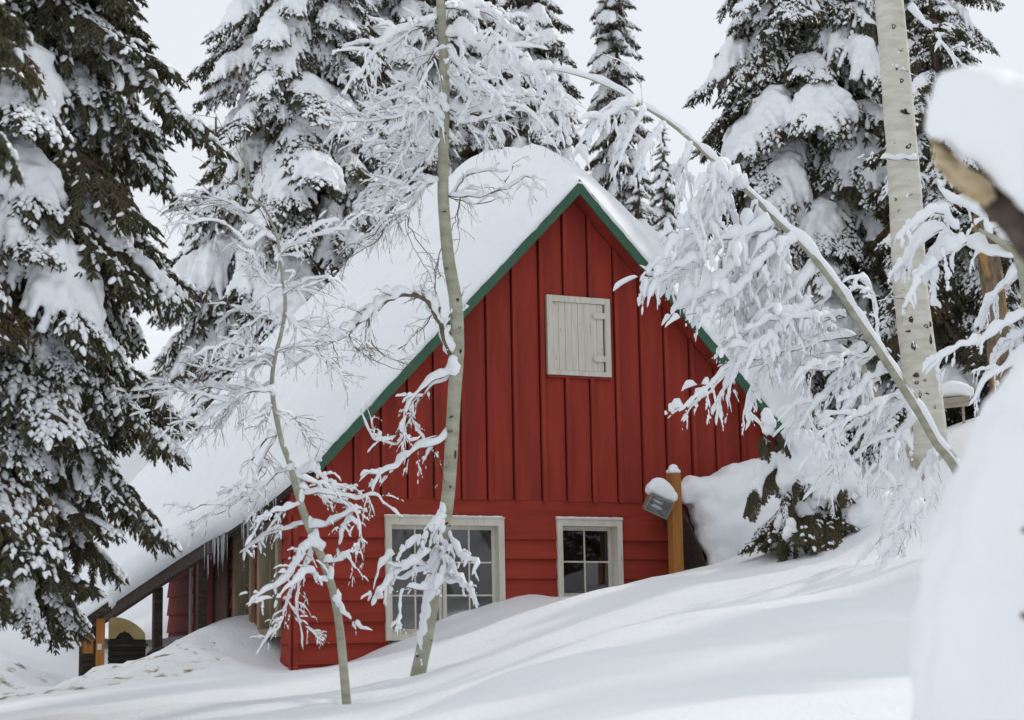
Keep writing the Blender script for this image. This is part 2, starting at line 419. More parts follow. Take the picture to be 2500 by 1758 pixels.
# ------------------------------------------------------------------ the red cabin (local axes: x along the gable, y towards the back, z up)
TH = R(24)
C0 = np.array([-2.288, 19.446, 0.0])
gxv = np.array([math.cos(TH), math.sin(TH), 0]); ryv = np.array([-math.sin(TH), math.cos(TH), 0])
cabin = thing('cabin', 'red wooden cabin with steep snow-laden gable roof and green barge boards', 'cabin', C0, TH)
def cw(s_, u_, z_):
    return C0 + gxv * s_ + ryv * u_ + np.array([0, 0, z_])
AS, AZ, SL, OV = 3.25, 5.31, 1.05, 0.25      # ridge position, roof top height, slope, gable overhang
WID = 6.5
def rz_(s_):
    return AZ - SL * abs(s_ - AS)
ZB = 1.735                                    # foot of the vertical boards
WU = 0.0                                      # plane of the wall boards
# vertical boards and battens
bat = [0.03, 0.354, 0.664, 0.969, 1.269, 1.572, 1.888, 2.19, 2.504, 2.841, 3.142, 3.452, 3.774, 4.088, 4.401, 4.728, 5.047, 5.371, 5.669, 5.97, 6.27, 6.46]
HATCH = (2.92, 3.705, 3.133, 4.025)
def strip(poly_top, s0, s1, z0, u0, u1, name, m):
    ks = [s0] + ([AS] if s0 < AS < s1 else []) + [s1]
    poly = [(s0, z0), (s1, z0)] + [(k, poly_top(k)) for k in reversed(ks)]
    b = MB(); b.prism(poly, u0, u1)
    return b.obj(name, m, cabin)
top = lambda k: rz_(k) - 0.13
for i in range(len(bat) - 1):
    a, b_ = bat[i] + 0.008, bat[i + 1] - 0.014
    if top(a) - ZB < 0.05 and top(b_) - ZB < 0.05:
        continue
    u0 = WU + rng.uniform(-0.003, 0.003)
    strip(lambda k: max(top(k), ZB + 0.01), a, b_, ZB + rng.uniform(-0.004, 0.004), u0, u0 + 0.03, 'wall_board', M_RED)
b = MB(); b.prism([(0.02, 1.70), (WID - .02, 1.70), (WID - .02, 1.74), (AS, top(AS)), (0.02, 1.74)], 0.036, 0.05); b.obj('shadow_sheathing', M_DARKWOOD, cabin)  # dark sheet whose colour stands in for shadow lines in the board gaps
for x in bat:
    x1 = x + 0.046
    lean = rng.uniform(-0.004, 0.004)
    segs = [(ZB - rng.uniform(0.008, 0.016), None)]
    if HATCH[0] - 0.03 < x < HATCH[1]:
        segs = [(ZB - 0.012, HATCH[2] - 0.02), (HATCH[3] + 0.015, None)]
    for z0, z1 in segs:
        t_ = (lambda k: top(k) - 0.004) if z1 is None else (lambda k, z1=z1: z1)
        if t_(x) - z0 < 0.1 or t_(x1) - z0 < 0.1:
            continue
        strip(t_, x + lean, x1 + lean, z0, WU - 0.034, WU - 0.004, 'batten', M_RED)
b = MB(); b.box(0.0, WID, WU + 0.010, WU + 0.035, 1.53, 1.74); b.obj('frieze_board', M_REDLAP, cabin)
# lap siding, split by the windows
laps = [1.532, 1.322, 1.113, 0.897, 0.669, 0.449, 0.232, 0.02, -0.19, -0.40]
segs = [(0.0, 1.03), (2.33, 3.03), (3.76, WID)]
for i in range(len(laps) - 1):
    z1, z0 = laps[i], laps[i + 1]
    for (s0, s1) in segs:
        b = MB()
        j = rng.uniform(-0.003, 0.003)
        b.add([(s0, WU - 0.024 + j, z0 - 0.012), (s1, WU - 0.024 + j, z0 - 0.012), (s1, WU + 0.012, z1), (s0, WU + 0.012, z1),
               (s0, WU + 0.006, z0 - 0.012), (s1, WU + 0.006, z0 - 0.012), (s1, WU + 0.03, z1), (s0, WU + 0.03, z1)],
              [(0, 1, 2, 3), (7, 6, 5, 4), (0, 4, 5, 1), (3, 2, 6, 7), (0, 3, 7, 4), (1, 5, 6, 2)])
        b.obj('siding_board', M_REDLAP, cabin)
# side wall laps (plane x = 0, facing left), split by the side windows and the door
sidewin = [(0.39, 1.15), (1.38, 2.13)]
ssegs = [(0.0, 0.42), (1.12, 1.41), (2.10, 2.40), (3.02, 5.35)]
zs = [1.86, 1.742] + laps
for i in range(len(zs) - 1):
    z1, z0 = zs[i], zs[i + 1]
    for (u0, u1) in ssegs:
        b = MB()
        b.add([(-0.016, u0, z0 - 0.012), (-0.016, u1, z0 - 0.012), (0.012, u1, z1), (0.012, u0, z1),
               (0.006, u0 + .0, z0 - 0.012), (0.006, u1, z0 - 0.012), (0.03, u1, z1), (0.03, u0, z1)],
              [(0, 3, 2, 1), (7, 4, 5, 6), (0, 1, 5, 4), (3, 7, 6, 2), (0, 4, 7, 3), (1, 2, 6, 5)])
        b.obj('siding_board', M_REDLAP, cabin)
for nm, bx_ in dict(rear_wall=(0.05, WID, 5.32, 5.35, -0.4, 1.9), right_wall=(WID - 0.03, WID, 0.04, 5.32, -0.4, 1.88), ceiling=(0.06, WID - 0.04, 0.05, 5.31, 1.70, 1.725)).items():
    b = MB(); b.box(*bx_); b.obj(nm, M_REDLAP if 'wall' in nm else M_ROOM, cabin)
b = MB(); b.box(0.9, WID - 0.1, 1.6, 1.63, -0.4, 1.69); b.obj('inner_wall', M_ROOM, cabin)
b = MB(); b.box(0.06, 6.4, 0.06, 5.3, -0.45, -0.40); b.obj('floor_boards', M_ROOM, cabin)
b = MB(); b.box(-0.03, 0.05, WU - 0.028, WU - 0.002, -0.4, 1.53); b.box(-0.032, -0.004, WU - 0.028, 0.045, -0.4, 1.80); b.obj('corner_board', M_REDLAP, cabin)

# roof deck, soffits, barge boards
EAVE = [(-0.25, 0.12), (0.0, -0.08), (0.26, -0.23), (0.8, -0.40), (1.45, -0.47), (2.11, -0.62), (3.5, -1.03), (5.5, -1.45)]
def eave(u_):
    return float(np.interp(u_, [e[0] for e in EAVE], [e[1] for e in EAVE]))
ULEN = 5.5
def roof_half(left):
    b = MB()
    us = [e[0] for e in EAVE]
    us[0] = -OV + 0.004
    T, Bt = [], []
    for u_ in us:
        s_ = eave(u_) if left else 6.72
        T.append((AS, u_, AZ - 0.012)); T.append((s_, u_, AZ - 0.012 - SL * abs(s_ - AS)))
        Bt.append((AS, u_, AZ - 0.10)); Bt.append((s_, u_, AZ - 0.10 - SL * abs(s_ - AS)))
    n = len(us)
    Vv = T + Bt
    Fs = []
    for i in range(n - 1):
        a = 2 * i
        Fs.append((a, a + 1, a + 3, a + 2))
        o = 2 * n
        Fs.append((o + a, o + a + 2, o + a + 3, o + a + 1))
        Fs.append((a + 1, o + a + 1, o + a + 3, a + 3))
        Fs.append((a, a + 2, o + a + 2, o + a))
    Fs.append((0, 2 * n, 2 * n + 1, 1)); e_ = 2 * n - 2
    Fs.append((e_, e_ + 1, 2 * n + e_ + 1, 2 * n + e_))
    b.add(Vv, Fs)
    return b
roof = roof_half(True).obj('roof', M_DARKWOOD, cabin)
roof_half(False).obj('roof', M_DARKWOOD, cabin)
for sg in (-1, 1):
    e_ = 3.1 if sg < 0 else 3.42
    # soffit of the gable overhang: two red boards
    for k, (d0, d1) in enumerate([(0.0, 0.118), (0.126, OV - 0.01)]):
        b = MB()
        P = []
        for s_ in (AS, AS + sg * e_):
            for u_ in (-d0 - 0.004, -d1 - 0.004):
                for dz in (-0.104, -0.124 - 0.006 * k):
                    P.append((s_, u_, AZ + dz - SL * abs(s_ - AS)))
        b.add(P, [(0, 1, 3, 2), (4, 6, 7, 5), (0, 4, 5, 1), (2, 3, 7, 6), (0, 2, 6, 4), (1, 5, 7, 3)])
        b.obj('soffit_board', M_RED, cabin)
    # green barge board
    n = 40
    b = MB()
    ss = AS + sg * np.linspace(0, e_, n)
    tops = AZ + 0.012 - SL * np.abs(ss - AS) + rng.uniform(-0.003, 0.003, n)
    bots = AZ - 0.155 - SL * np.abs(ss - AS)
    ss2 = ss.copy()
    Vv = [(x, -OV - 0.028, z) for x, z in zip(ss, tops)] + [(x, -OV - 0.028, z) for x, z in zip(ss2, bots)] + [(x, -OV, z) for x, z in zip(ss, tops)] + [(x, -OV, z) for x, z in zip(ss2, bots)]
    Fs = []
    for i in range(n - 1):
        Fs += [(i, i + 1, n + i + 1, n + i), (2 * n + i, 3 * n + i, 3 * n + i + 1, 2 * n + i + 1), (i, 2 * n + i, 2 * n + i + 1, i + 1), (n + i, n + i + 1, 3 * n + i + 1, 3 * n + i)]
    Fs += [(0, n, 3 * n, 2 * n), (n - 1, 3 * n - 1, 4 * n - 1, 2 * n - 1)]
    b.add(Vv, Fs)
    b.obj('barge_board', M_GREEN, cabin)
# dark fascia under the long eave, in two lengths, and the porch posts that carry it
for (u0, u1, h) in [(-0.2, 1.3, 0.06), (1.32, 5.4, 0.17)]:
    us = np.linspace(u0, u1, 14)
    b = MB()
    P = []
    for u_ in us:
        s_ = eave(u_)
        zt = AZ - 0.02 - SL * abs(s_ - AS)
        for ds, dz in ((-0.035, 0.03), (-0.035, -h), (0.02, -h), (0.02, 0.03)):
            P.append((s_ + ds, u_, zt + dz))
    Fs = []
    for i in range(len(us) - 1):
        for j in range(4):
            Fs.append((4 * i + j, 4 * i + (j + 1) % 4, 4 * i + 4 + (j + 1) % 4, 4 * i + 4 + j))
    Fs += [(0, 1, 2, 3), tuple(4 * (len(us) - 1) + j for j in (3, 2, 1, 0))]
    b.add(P, Fs)
    b.obj('fascia_board', M_DARKWOOD, cabin)
for (s_, u_) in [(-0.50, 1.75), (-0.75, 2.75), (-1.15, 4.1)]:
    b = MB(); b.box(s_ - 0.05, s_ + 0.05, u_ - 0.05, u_ + 0.05, -0.4, rz_(s_) - 0.2); b.obj('porch_post', M_DARKWOOD, cabin)

# deep snow on the roof
nu, na = 110, 150
us = np.concatenate([np.linspace(-OV - 0.035, 0.4, 26), np.linspace(0.4, ULEN + 0.1, nu - 25)[1:]]); nu = len(us)
aa = np.linspace(0, 1, na)
TOP = np.zeros((nu, na, 3)); BOT = np.zeros((nu, na, 3))
SRIGHT = 6.80
for i, u_ in enumerate(us):
    s0 = eave(u_) - 0.05
    e_ = np.where(aa < 0.5, (2 * aa) ** 1.35 / 2, 1 - (2 * (1 - aa)) ** 1.35 / 2)
    s_ = s0 + (SRIGHT - s0) * e_
    d = s_ - AS
    f = 1 - math.exp(-max(u_ + OV + 0.03, 0) / 0.62)
    f = f * (1 - 0.35 * max(0, (u_ - 4.6) / 0.9) ** 2)
    deck = AZ - SL * np.abs(d) + 0.0
    soft = np.sqrt(d * d + 0.25 ** 2 * f) - 0.25 * math.sqrt(f) * 0.6
    slope = np.where(d > 0, SL * (1 - 0.42 * f), SL)
    fr = 1 - math.exp(-max(u_ + OV + 0.03, 0) / 1.0)
    thick = np.where(d > 0, 1.10 * fr, 1.10 * fr * np.exp(-(d / 0.9) ** 2) + 0.93 * f * (1 - np.exp(-(d / 0.9) ** 2)))
    edge = np.minimum(s_ - s0, SRIGHT - s_)
    ed = 1 - np.exp(-np.maximum(edge, 0) / 0.22)
    topz = AZ - slope * soft + thick * (0.16 + 0.84 * ed) + 0.012
    ns = 0.085 * vnoise(s_ * 0.9, np.full_like(s_, u_ * 0.9), 5) + 0.028 * vnoise(s_ * 3 + u_ * 1.5, u_ * 3 - s_ * 1.5, 6) + 0.012 * vnoise(s_ * 1.6 + 7, np.full_like(s_, u_ * 11), 8) + 0.007 * vnoise(s_ * 11, np.full_like(s_, u_ * 11), 18)
    topz = np.maximum(topz + ns * min(1, f * 2) * ed, deck + 0.012 + 0.02 * rng.uniform(0, 1, na))
    out = -0.10 * np.exp(-np.maximum(s_ - s0, 0) / 0.12)
    TOP[i] = np.stack([s_ + out, np.full(na, u_) + (-0.012 * rng.uniform(0, 1, na) if i == 0 else 0), topz], 1)
    BOT[i] = np.stack([s_, np.full(na, u_), deck - 0.004], 1)
BOT[0, :, 2] -= 0.022 * np.clip(vnoise(aa * 55, aa * 0 + 3.3, 12), 0, 1) + 0.012 * rng.uniform(0, 1, na)
TOP[0, :, 1] += 0.02 * vnoise(aa * 40, aa * 0, 2) - 0.005
b = MB()
Vv = np.vstack([TOP.reshape(-1, 3), BOT.reshape(-1, 3)])
o_ = nu * na
Fs = []
for i in range(nu - 1):
    for j in range(na - 1):
        a = i * na + j
        Fs.append((a, a + 1, a + na + 1, a + na))
        Fs.append((o_ + a, o_ + a + na, o_ + a + na + 1, o_ + a + 1))
    for j in (0, na - 1):
        a = i * na + j
        Fs.append((a, a + na, o_ + a + na, o_ + a))
for j in range(na - 1):
    for i in (0, nu - 1):
        a = i * na + j
        Fs.append((a, o_ + a, o_ + a + 1, a + 1))
b.add(Vv, Fs)
rs = b.obj('roof_snow', M_SNOW, cabin, True)
rs['label'] = 'deep rounded snow blanket on the cabin roof'
# icicles along the eave
for k in range(36):
    u_ = rng.choice([rng.uniform(0.05, 0.55), rng.uniform(0.75, 1.5), rng.uniform(0.05, 1.5)])
    s_ = eave(u_) - 0.045 + rng.uniform(-0.02, 0.03)
    zt = AZ - SL * abs(s_ - AS) - 0.03
    L_ = rng.uniform(0.10, 0.42)
    b = MB(); n = 6
    zz = np.linspace(0.04, -L_, n)
    b.tube(np.stack([s_ + rng.normal(0, 0.002, n), u_ + rng.normal(0, 0.002, n), zt + zz], 1), np.linspace(0.008, 0.0012, n) * rng.uniform(0.7, 1.3), 6)
    b.obj('icicle', M_ICE, cabin, True)

# windows of the gable wall
def window(name, s0, s1, z0, z1, tw, rec, sashes, rows, swap=False, label=None, trim=None):
    CR = trim or M_CREAM
    """trim, jambs, sashes with muntins and panes; swap = in the side wall"""
    T_ = (lambda V_: V_) if not swap else (lambda V_: [(v[1], v[0], v[2]) for v in V_])
    def part(nm, boxes, m, par):
        b = MB()
        for q in boxes:
            if swap:
                b.box(q[2], q[3], q[0], q[1], q[4], q[5])
            else:
                b.box(*q)
        return b.obj(nm, m, par)
    wobj = part(name, [(s0, s0 + tw, -0.045, 0.0, z0, z1), (s1 - tw, s1, -0.045, 0.0, z0, z1), (s0 + tw, s1 - tw, -0.045, 0.0, z1 - tw * 1.1, z1), (s0 + tw, s1 - tw, -0.05, 0.0, z0, z0 + tw),
                       (s0 - 0.006, s1 + 0.006, -0.055, -0.002, z1 + 0.001, z1 + 0.018)], CR, cabin)
    if label: wobj['label'] = label
    part('jamb', [(s0 + tw - 0.02, s0 + tw, 0.001, rec + 0.05, z0 + .01, z1 - .02), (s1 - tw, s1 - tw + 0.02, 0.001, rec + 0.05, z0 + .01, z1 - .02),
                  (s0 + tw, s1 - tw, 0.001, rec + 0.05, z1 - tw * 1.1, z1 - tw * 1.1 + 0.02), (s0 + tw, s1 - tw, 0.001, rec + 0.05, z0 + tw - .02, z0 + tw)], CR, wobj)
    x0, x1, y0, y1 = s0 + tw, s1 - tw, z0 + tw, z1 - tw * 1.1
    n = sashes
    wd = (x1 - x0) / n
    for i in range(n):
        a, c = x0 + i * wd + 0.002, x0 + (i + 1) * wd - 0.002
        r_ = rec + (0.022 if i % 2 == 0 and n > 1 else 0)
        st = 0.04
        part('sash', [(a, a + st, r_, r_ + 0.02, y0, y1), (c - st, c, r_, r_ + 0.02, y0, y1), (a + st, c - st, r_, r_ + 0.02, y1 - st, y1), (a + st, c - st, r_, r_ + 0.02, y0, y0 + st * 1.3)], CR, wobj)
        m_ = (a + c) / 2
        part('muntin', [(m_ - 0.009, m_ + 0.009, r_ + 0.002, r_ + 0.014, y0 + st * 1.3, y1 - st)], CR, wobj)
        pz = np.linspace(y0 + st * 1.3, y1 - st, rows + 1)
        for q in pz[1:-1]:
            part('muntin', [(a + st, c - st, r_ + 0.003, r_ + 0.013, q - 0.009, q + 0.009)], CR, wobj)
        for k in range(rows):
            for (xa, xb) in ((a + st, m_), (m_, c - st)):
                b = MB()
                tilt = rng.normal(0, 0.0015)
                q = [(xa, r_ + 0.0085 + tilt, pz[k]), (xb, r_ + 0.0085 - tilt, pz[k]), (xb, r_ + 0.0085, pz[k + 1]), (xa, r_ + 0.0085 + 2 * tilt, pz[k + 1])]
                b.add(T_(q), [(0, 1, 2, 3)])
                b.obj('pane', M_GLASS, wobj)
    return wobj
w1 = window('window', 1.0, 2.36, 0.24, 1.525, 0.068, 0.055, 2, 3, label='wide two-sash window half hidden by a trunk')
w2 = window('window', 2.995, 3.79, 0.62, 1.53, 0.062, 0.11, 1, 2, label='narrow four-pane window near the post')
for (a, c, z) in [(1.0, 2.36, 1.544), (2.995, 3.79, 1.549)]:
    balls = []
    for x in np.arange(a + 0.01, c, 0.03):
        balls.append(((x, -0.028, z + 0.004), (0.03, 0.024, 0.010 + 0.006 * rng.uniform())))
    blob('ledge_snow', balls, 0.008, M_SNOW, cabin, 1)
for (u0, u1) in sidewin:
    window('window', u0, u1, 0.30, 1.50, 0.09, 0.06, 1, 2, swap=True, trim=M_SHADETRIM)
b = MB(); b.box(-0.02, 0.02, 2.42, 3.0, -0.3, 1.55); b.obj('door', M_BROWNDOOR, cabin)
b = MB(); b.box(-0.035, 0.0, 2.36, 2.42, -0.3, 1.62); b.box(-0.035, 0.0, 3.0, 3.06, -0.3, 1.62); b.box(-0.035, 0.0, 2.42, 3.0, 1.55, 1.62); b.obj('door_frame', M_DARKWOOD, cabin)
b = MB(); b.box(-0.03, 0.0, 4.05, 4.16, 0.2, 1.5); b.obj('trim_board', M_CREAM, cabin)

# the cream loft hatch
h0, h1, g0, g1 = HATCH
b = MB()
tw = 0.066
b.prism([(h0, g0), (h0 + tw, g0 + tw * .8), (h0 + tw, g1 - tw), (h0, g1 + 0.006)], -0.05, 0.0)
b.prism([(h1 - tw, g0 + tw * .8), (h1, g0), (h1, g1), (h1 - tw, g1 - tw)], -0.05, 0.0)
b.prism([(h0, g1 + 0.006), (h0 + tw, g1 - tw), (h1 - tw, g1 - tw), (h1, g1)], -0.0502, 0.0)
b.prism([(h0, g0), (h1, g0), (h1 - tw, g0 + tw * .8), (h0 + tw, g0 + tw * .8)], -0.0502, 0.0)
hatch = b.obj('hatch', M_CREAMW, cabin)
hatch['label'] = 'worn cream plank hatch with two strap hinges in the gable'
b = MB(); b.box(h0 + 0.03, h1 - 0.03, -0.003, 0.02, g0 + 0.03, g1 - 0.03); b.obj('backing', M_BLACK, hatch)
xs = np.linspace(h0 + tw + 0.004, h1 - tw - 0.016, 9)
for i in range(8):
    b = MB(); b.box(xs[i], xs[i + 1] - 0.0035, -0.030 + rng.uniform(-0.003, 0.003), -0.006, g0 + 0.058, g1 - tw - 0.003)
    b.obj('plank', M_CREAMW, hatch)
for z in (3.825, 3.335):
    b = MB()
    L0, L1, hh = h1 - 0.225, h1 - 0.055, 0.034
    arc = [(L0 + hh * (1 - math.cos(t)), z + hh * math.sin(t)) for t in np.linspace(math.pi / 2, -math.pi / 2, 9)]
    arc = [(L0 + hh - hh * math.cos(t), z + hh * math.sin(t)) for t in np.linspace(-math.pi / 2, math.pi / 2, 9)]
    b.prism([(L1, z - hh)] + [(L1, z + hh)] + arc[::-1], -0.052, -0.034)
    b.obj('hinge', M_CREAMW, hatch)
b = MB(); b.box(h0 - 0.005, h1 + 0.01, -0.035, 0.0, g0 - 0.028, g0 - 0.006); b.obj('drip_board', M_RED, cabin)

# ------------------------------------------------------------------ small lean-to against the right half of the gable, with its post and floodlight
def cl(x, y, s=None, u=None):
    """photo pixel on a plane of the cabin -> local (s, u, z)"""
    d = ray(x, y)
    n_, off = (ryv, u) if s is None else (gxv, s)
    t = ((C0 + n_ * off) @ n_) / (d @ n_)
    q = d * t - C0
    return np.array([q @ gxv, q @ ryv, q[2]])
lean = thing('lean_to', 'low dark-edged lean-to buried in snow beside the orange timber post', 'lean-to', C0, TH)
UP = -0.55
p0, p1 = cl(1650, 1225, u=UP), cl(1728, 1392, u=UP)
prof = [cl(*q, u=UP) for q in [(1648, 1222), (1668, 1240), (1690, 1290), (1712, 1340), (1722, 1372), (1730, 1420)]]
b = MB()
n = len(prof)
Vv = []
for q in prof:
    for (du, dz) in ((0, 0), (0, -0.07), (0.52, -0.07), (0.52, 0.0)):
        Vv.append((q[0], UP + du, q[2] + dz + rng.uniform(-.008, .008)))
Fs = []
for i in range(n - 1):
    for j in range(4):
        Fs.append((4 * i + j, 4 * i + (j + 1) % 4, 4 * i + 4 + (j + 1) % 4, 4 * i + 4 + j))
Fs += [(3, 2, 1, 0), tuple(4 * (n - 1) + j for j in range(4))]
b.add(Vv, Fs)
b.obj('roof', M_DARKWOOD, lean)
a0, a1 = cl(1634, 1270, u=-0.08), cl(1735, 1275, u=-0.08)
b = MB(); b.prism([(a0[0], 0.5), (a1[0], 0.5), (a1[0], 0.95), (cl(1690, 1300, u=-.08)[0], 1.38), (cl(1668, 1262, u=-.08)[0], 1.55), (a0[0], 1.55)], -0.08, -0.05)
b.obj('end_panel', M_OLIVE, lean)
# its snow
balls = []
def lb(x, y, u_, r_):
    q = cl(x, y, u=u_)
    balls.append((q, r_))
for (x, y, r_) in [(1700, 1200, .16), (1725, 1205, .2), (1690, 1185, .13), (1668, 1195, .09), (1672, 1215, .09), (1735, 1250, .25), (1760, 1220, .3), (1740, 1300, .22), (1765, 1290, .3), (1762, 1345, .2), (1752, 1372, .14), (1800, 1200, .3), (1840, 1185, .3), (1880, 1180, .32), (1800, 1290, .38), (1850, 1270, .4), (1900, 1260, .45), (1790, 1350, .2), (1830, 1340, .3), (1950, 1240, .4), (1990, 1220, .4)]:
    for u_ in (-0.50, -0.30):
        if x > 1780 and u_ < -.4: u_ = -0.45
        lb(x, y, u_ + 0.0, r_)
blob('roof_snow', balls, 0.03, M_SNOW, lean, 6, 0.13, 2.6, 2)

bp = cl(1644, 1156, u=-0.72)
pw = 0.060
post = thing('timber_post', 'square orange timber post with a rounded snow cap in front of the gable', 'post', cw(bp[0], -0.72, 0.3), TH)
b = MB(); b.box(-pw, pw, -pw, pw, 0, bp[2] - 0.3); b.obj('shaft', M_POST, post)
balls = [((dx, dy, bp[2] - 0.3 + 0.02), (0.045, 0.045, 0.03)) for dx in (-.028, .028) for dy in (-.028, .028)] + [((0, 0, bp[2] - 0.3 + 0.05), (0.058, 0.058, 0.055))]
blob('snow_cap', balls, 0.008, M_SNOW, post, 4, 0, 8, 2)
# floodlight on the post
fl0 = cl(1607, 1234, u=-0.85)
fl = thing('floodlight', 'rectangular grey floodlight under a tall snow cap on the orange post', 'floodlight', cw(fl0[0], -0.85, fl0[2]), TH)
def fbox(b, T_, boxes, tilt):
    for q in boxes:
        bb = MB(); bb.box(*q)
        b.add((np.array(bb.v[0]) @ tilt.T) + T_, bb.f)
tl = np.array((Matrix.Rotation(R(20), 3, 'Y') @ Matrix.Rotation(R(22), 3, 'X') @ Matrix.Rotation(R(-10), 3, 'Z')))
hw, hh = 0.125, 0.085
b = MB(); fbox(b, np.zeros(3), [(-hw, hw, 0.055, 0.075, -hh, hh), (-hw - .012, -hw, -0.06, 0.07, -hh, hh), (hw, hw + .012, -0.06, 0.07, -hh, hh), (-hw - .012, hw + .012, -0.06, 0.07, hh, hh + .012), (-hw - .012, hw + .012, -0.06, 0.07, -hh - .012, -hh)], tl)
b.obj('housing', M_STEEL, fl)
b = MB()
rv = [(-hw, -0.045, -hh), (hw, -0.045, -hh), (hw, -0.045, hh), (-hw, -0.045, hh), (-hw * .5, 0.05, -hh * .45), (hw * .5, 0.05, -hh * .45), (hw * .5, 0.05, hh * .45), (-hw * .5, 0.05, hh * .45)]
b.add(np.array(rv) @ tl.T, [(4, 5, 6, 7), (0, 1, 5, 4), (1, 2, 6, 5), (2, 3, 7, 6), (3, 0, 4, 7)])
b.obj('reflector', M_REFL, fl)
b = MB(); fbox(b, np.zeros(3), [(-0.075, -0.06, -0.02, 0.04, -0.02, 0.03), (0.06, 0.075, -0.02, 0.04, -0.02, 0.03), (-0.06, 0.06, -0.005, 0.008, -0.002, 0.010)], tl); b.obj('lamp', M_STEEL, fl)
b = MB(); b.add(np.array([(-hw, -0.05, -hh), (hw, -0.05, -hh), (hw, -0.05, hh), (-hw, -0.05, hh)]) @ tl.T, [(0, 1, 2, 3)]); b.obj('glass', M_GLASS, fl)
b = MB(); b.box(0.02, 0.26, 0.07, 0.10, 0.06, 0.085); b.obj('bracket', M_STEEL, fl)
balls = []
for t in np.linspace(-1, 1, 9):
    c = np.array((t * hw, 0.01, hh + 0.02)) @ tl.T
    hgt = 0.17 * math.sqrt(max(0, 1 - (abs(t) * .86) ** 2)) + 0.02
    balls.append((c + np.array([0, 0.0, hgt * .45]), (0.055, 0.075, hgt * .62)))
    balls.append((c + np.array([0, 0.045, hgt * .3]), (0.05, 0.07, hgt * .6)))
blob('snow_cap', balls, 0.011, M_SNOW, fl, 4, 0.01, 14, 2)

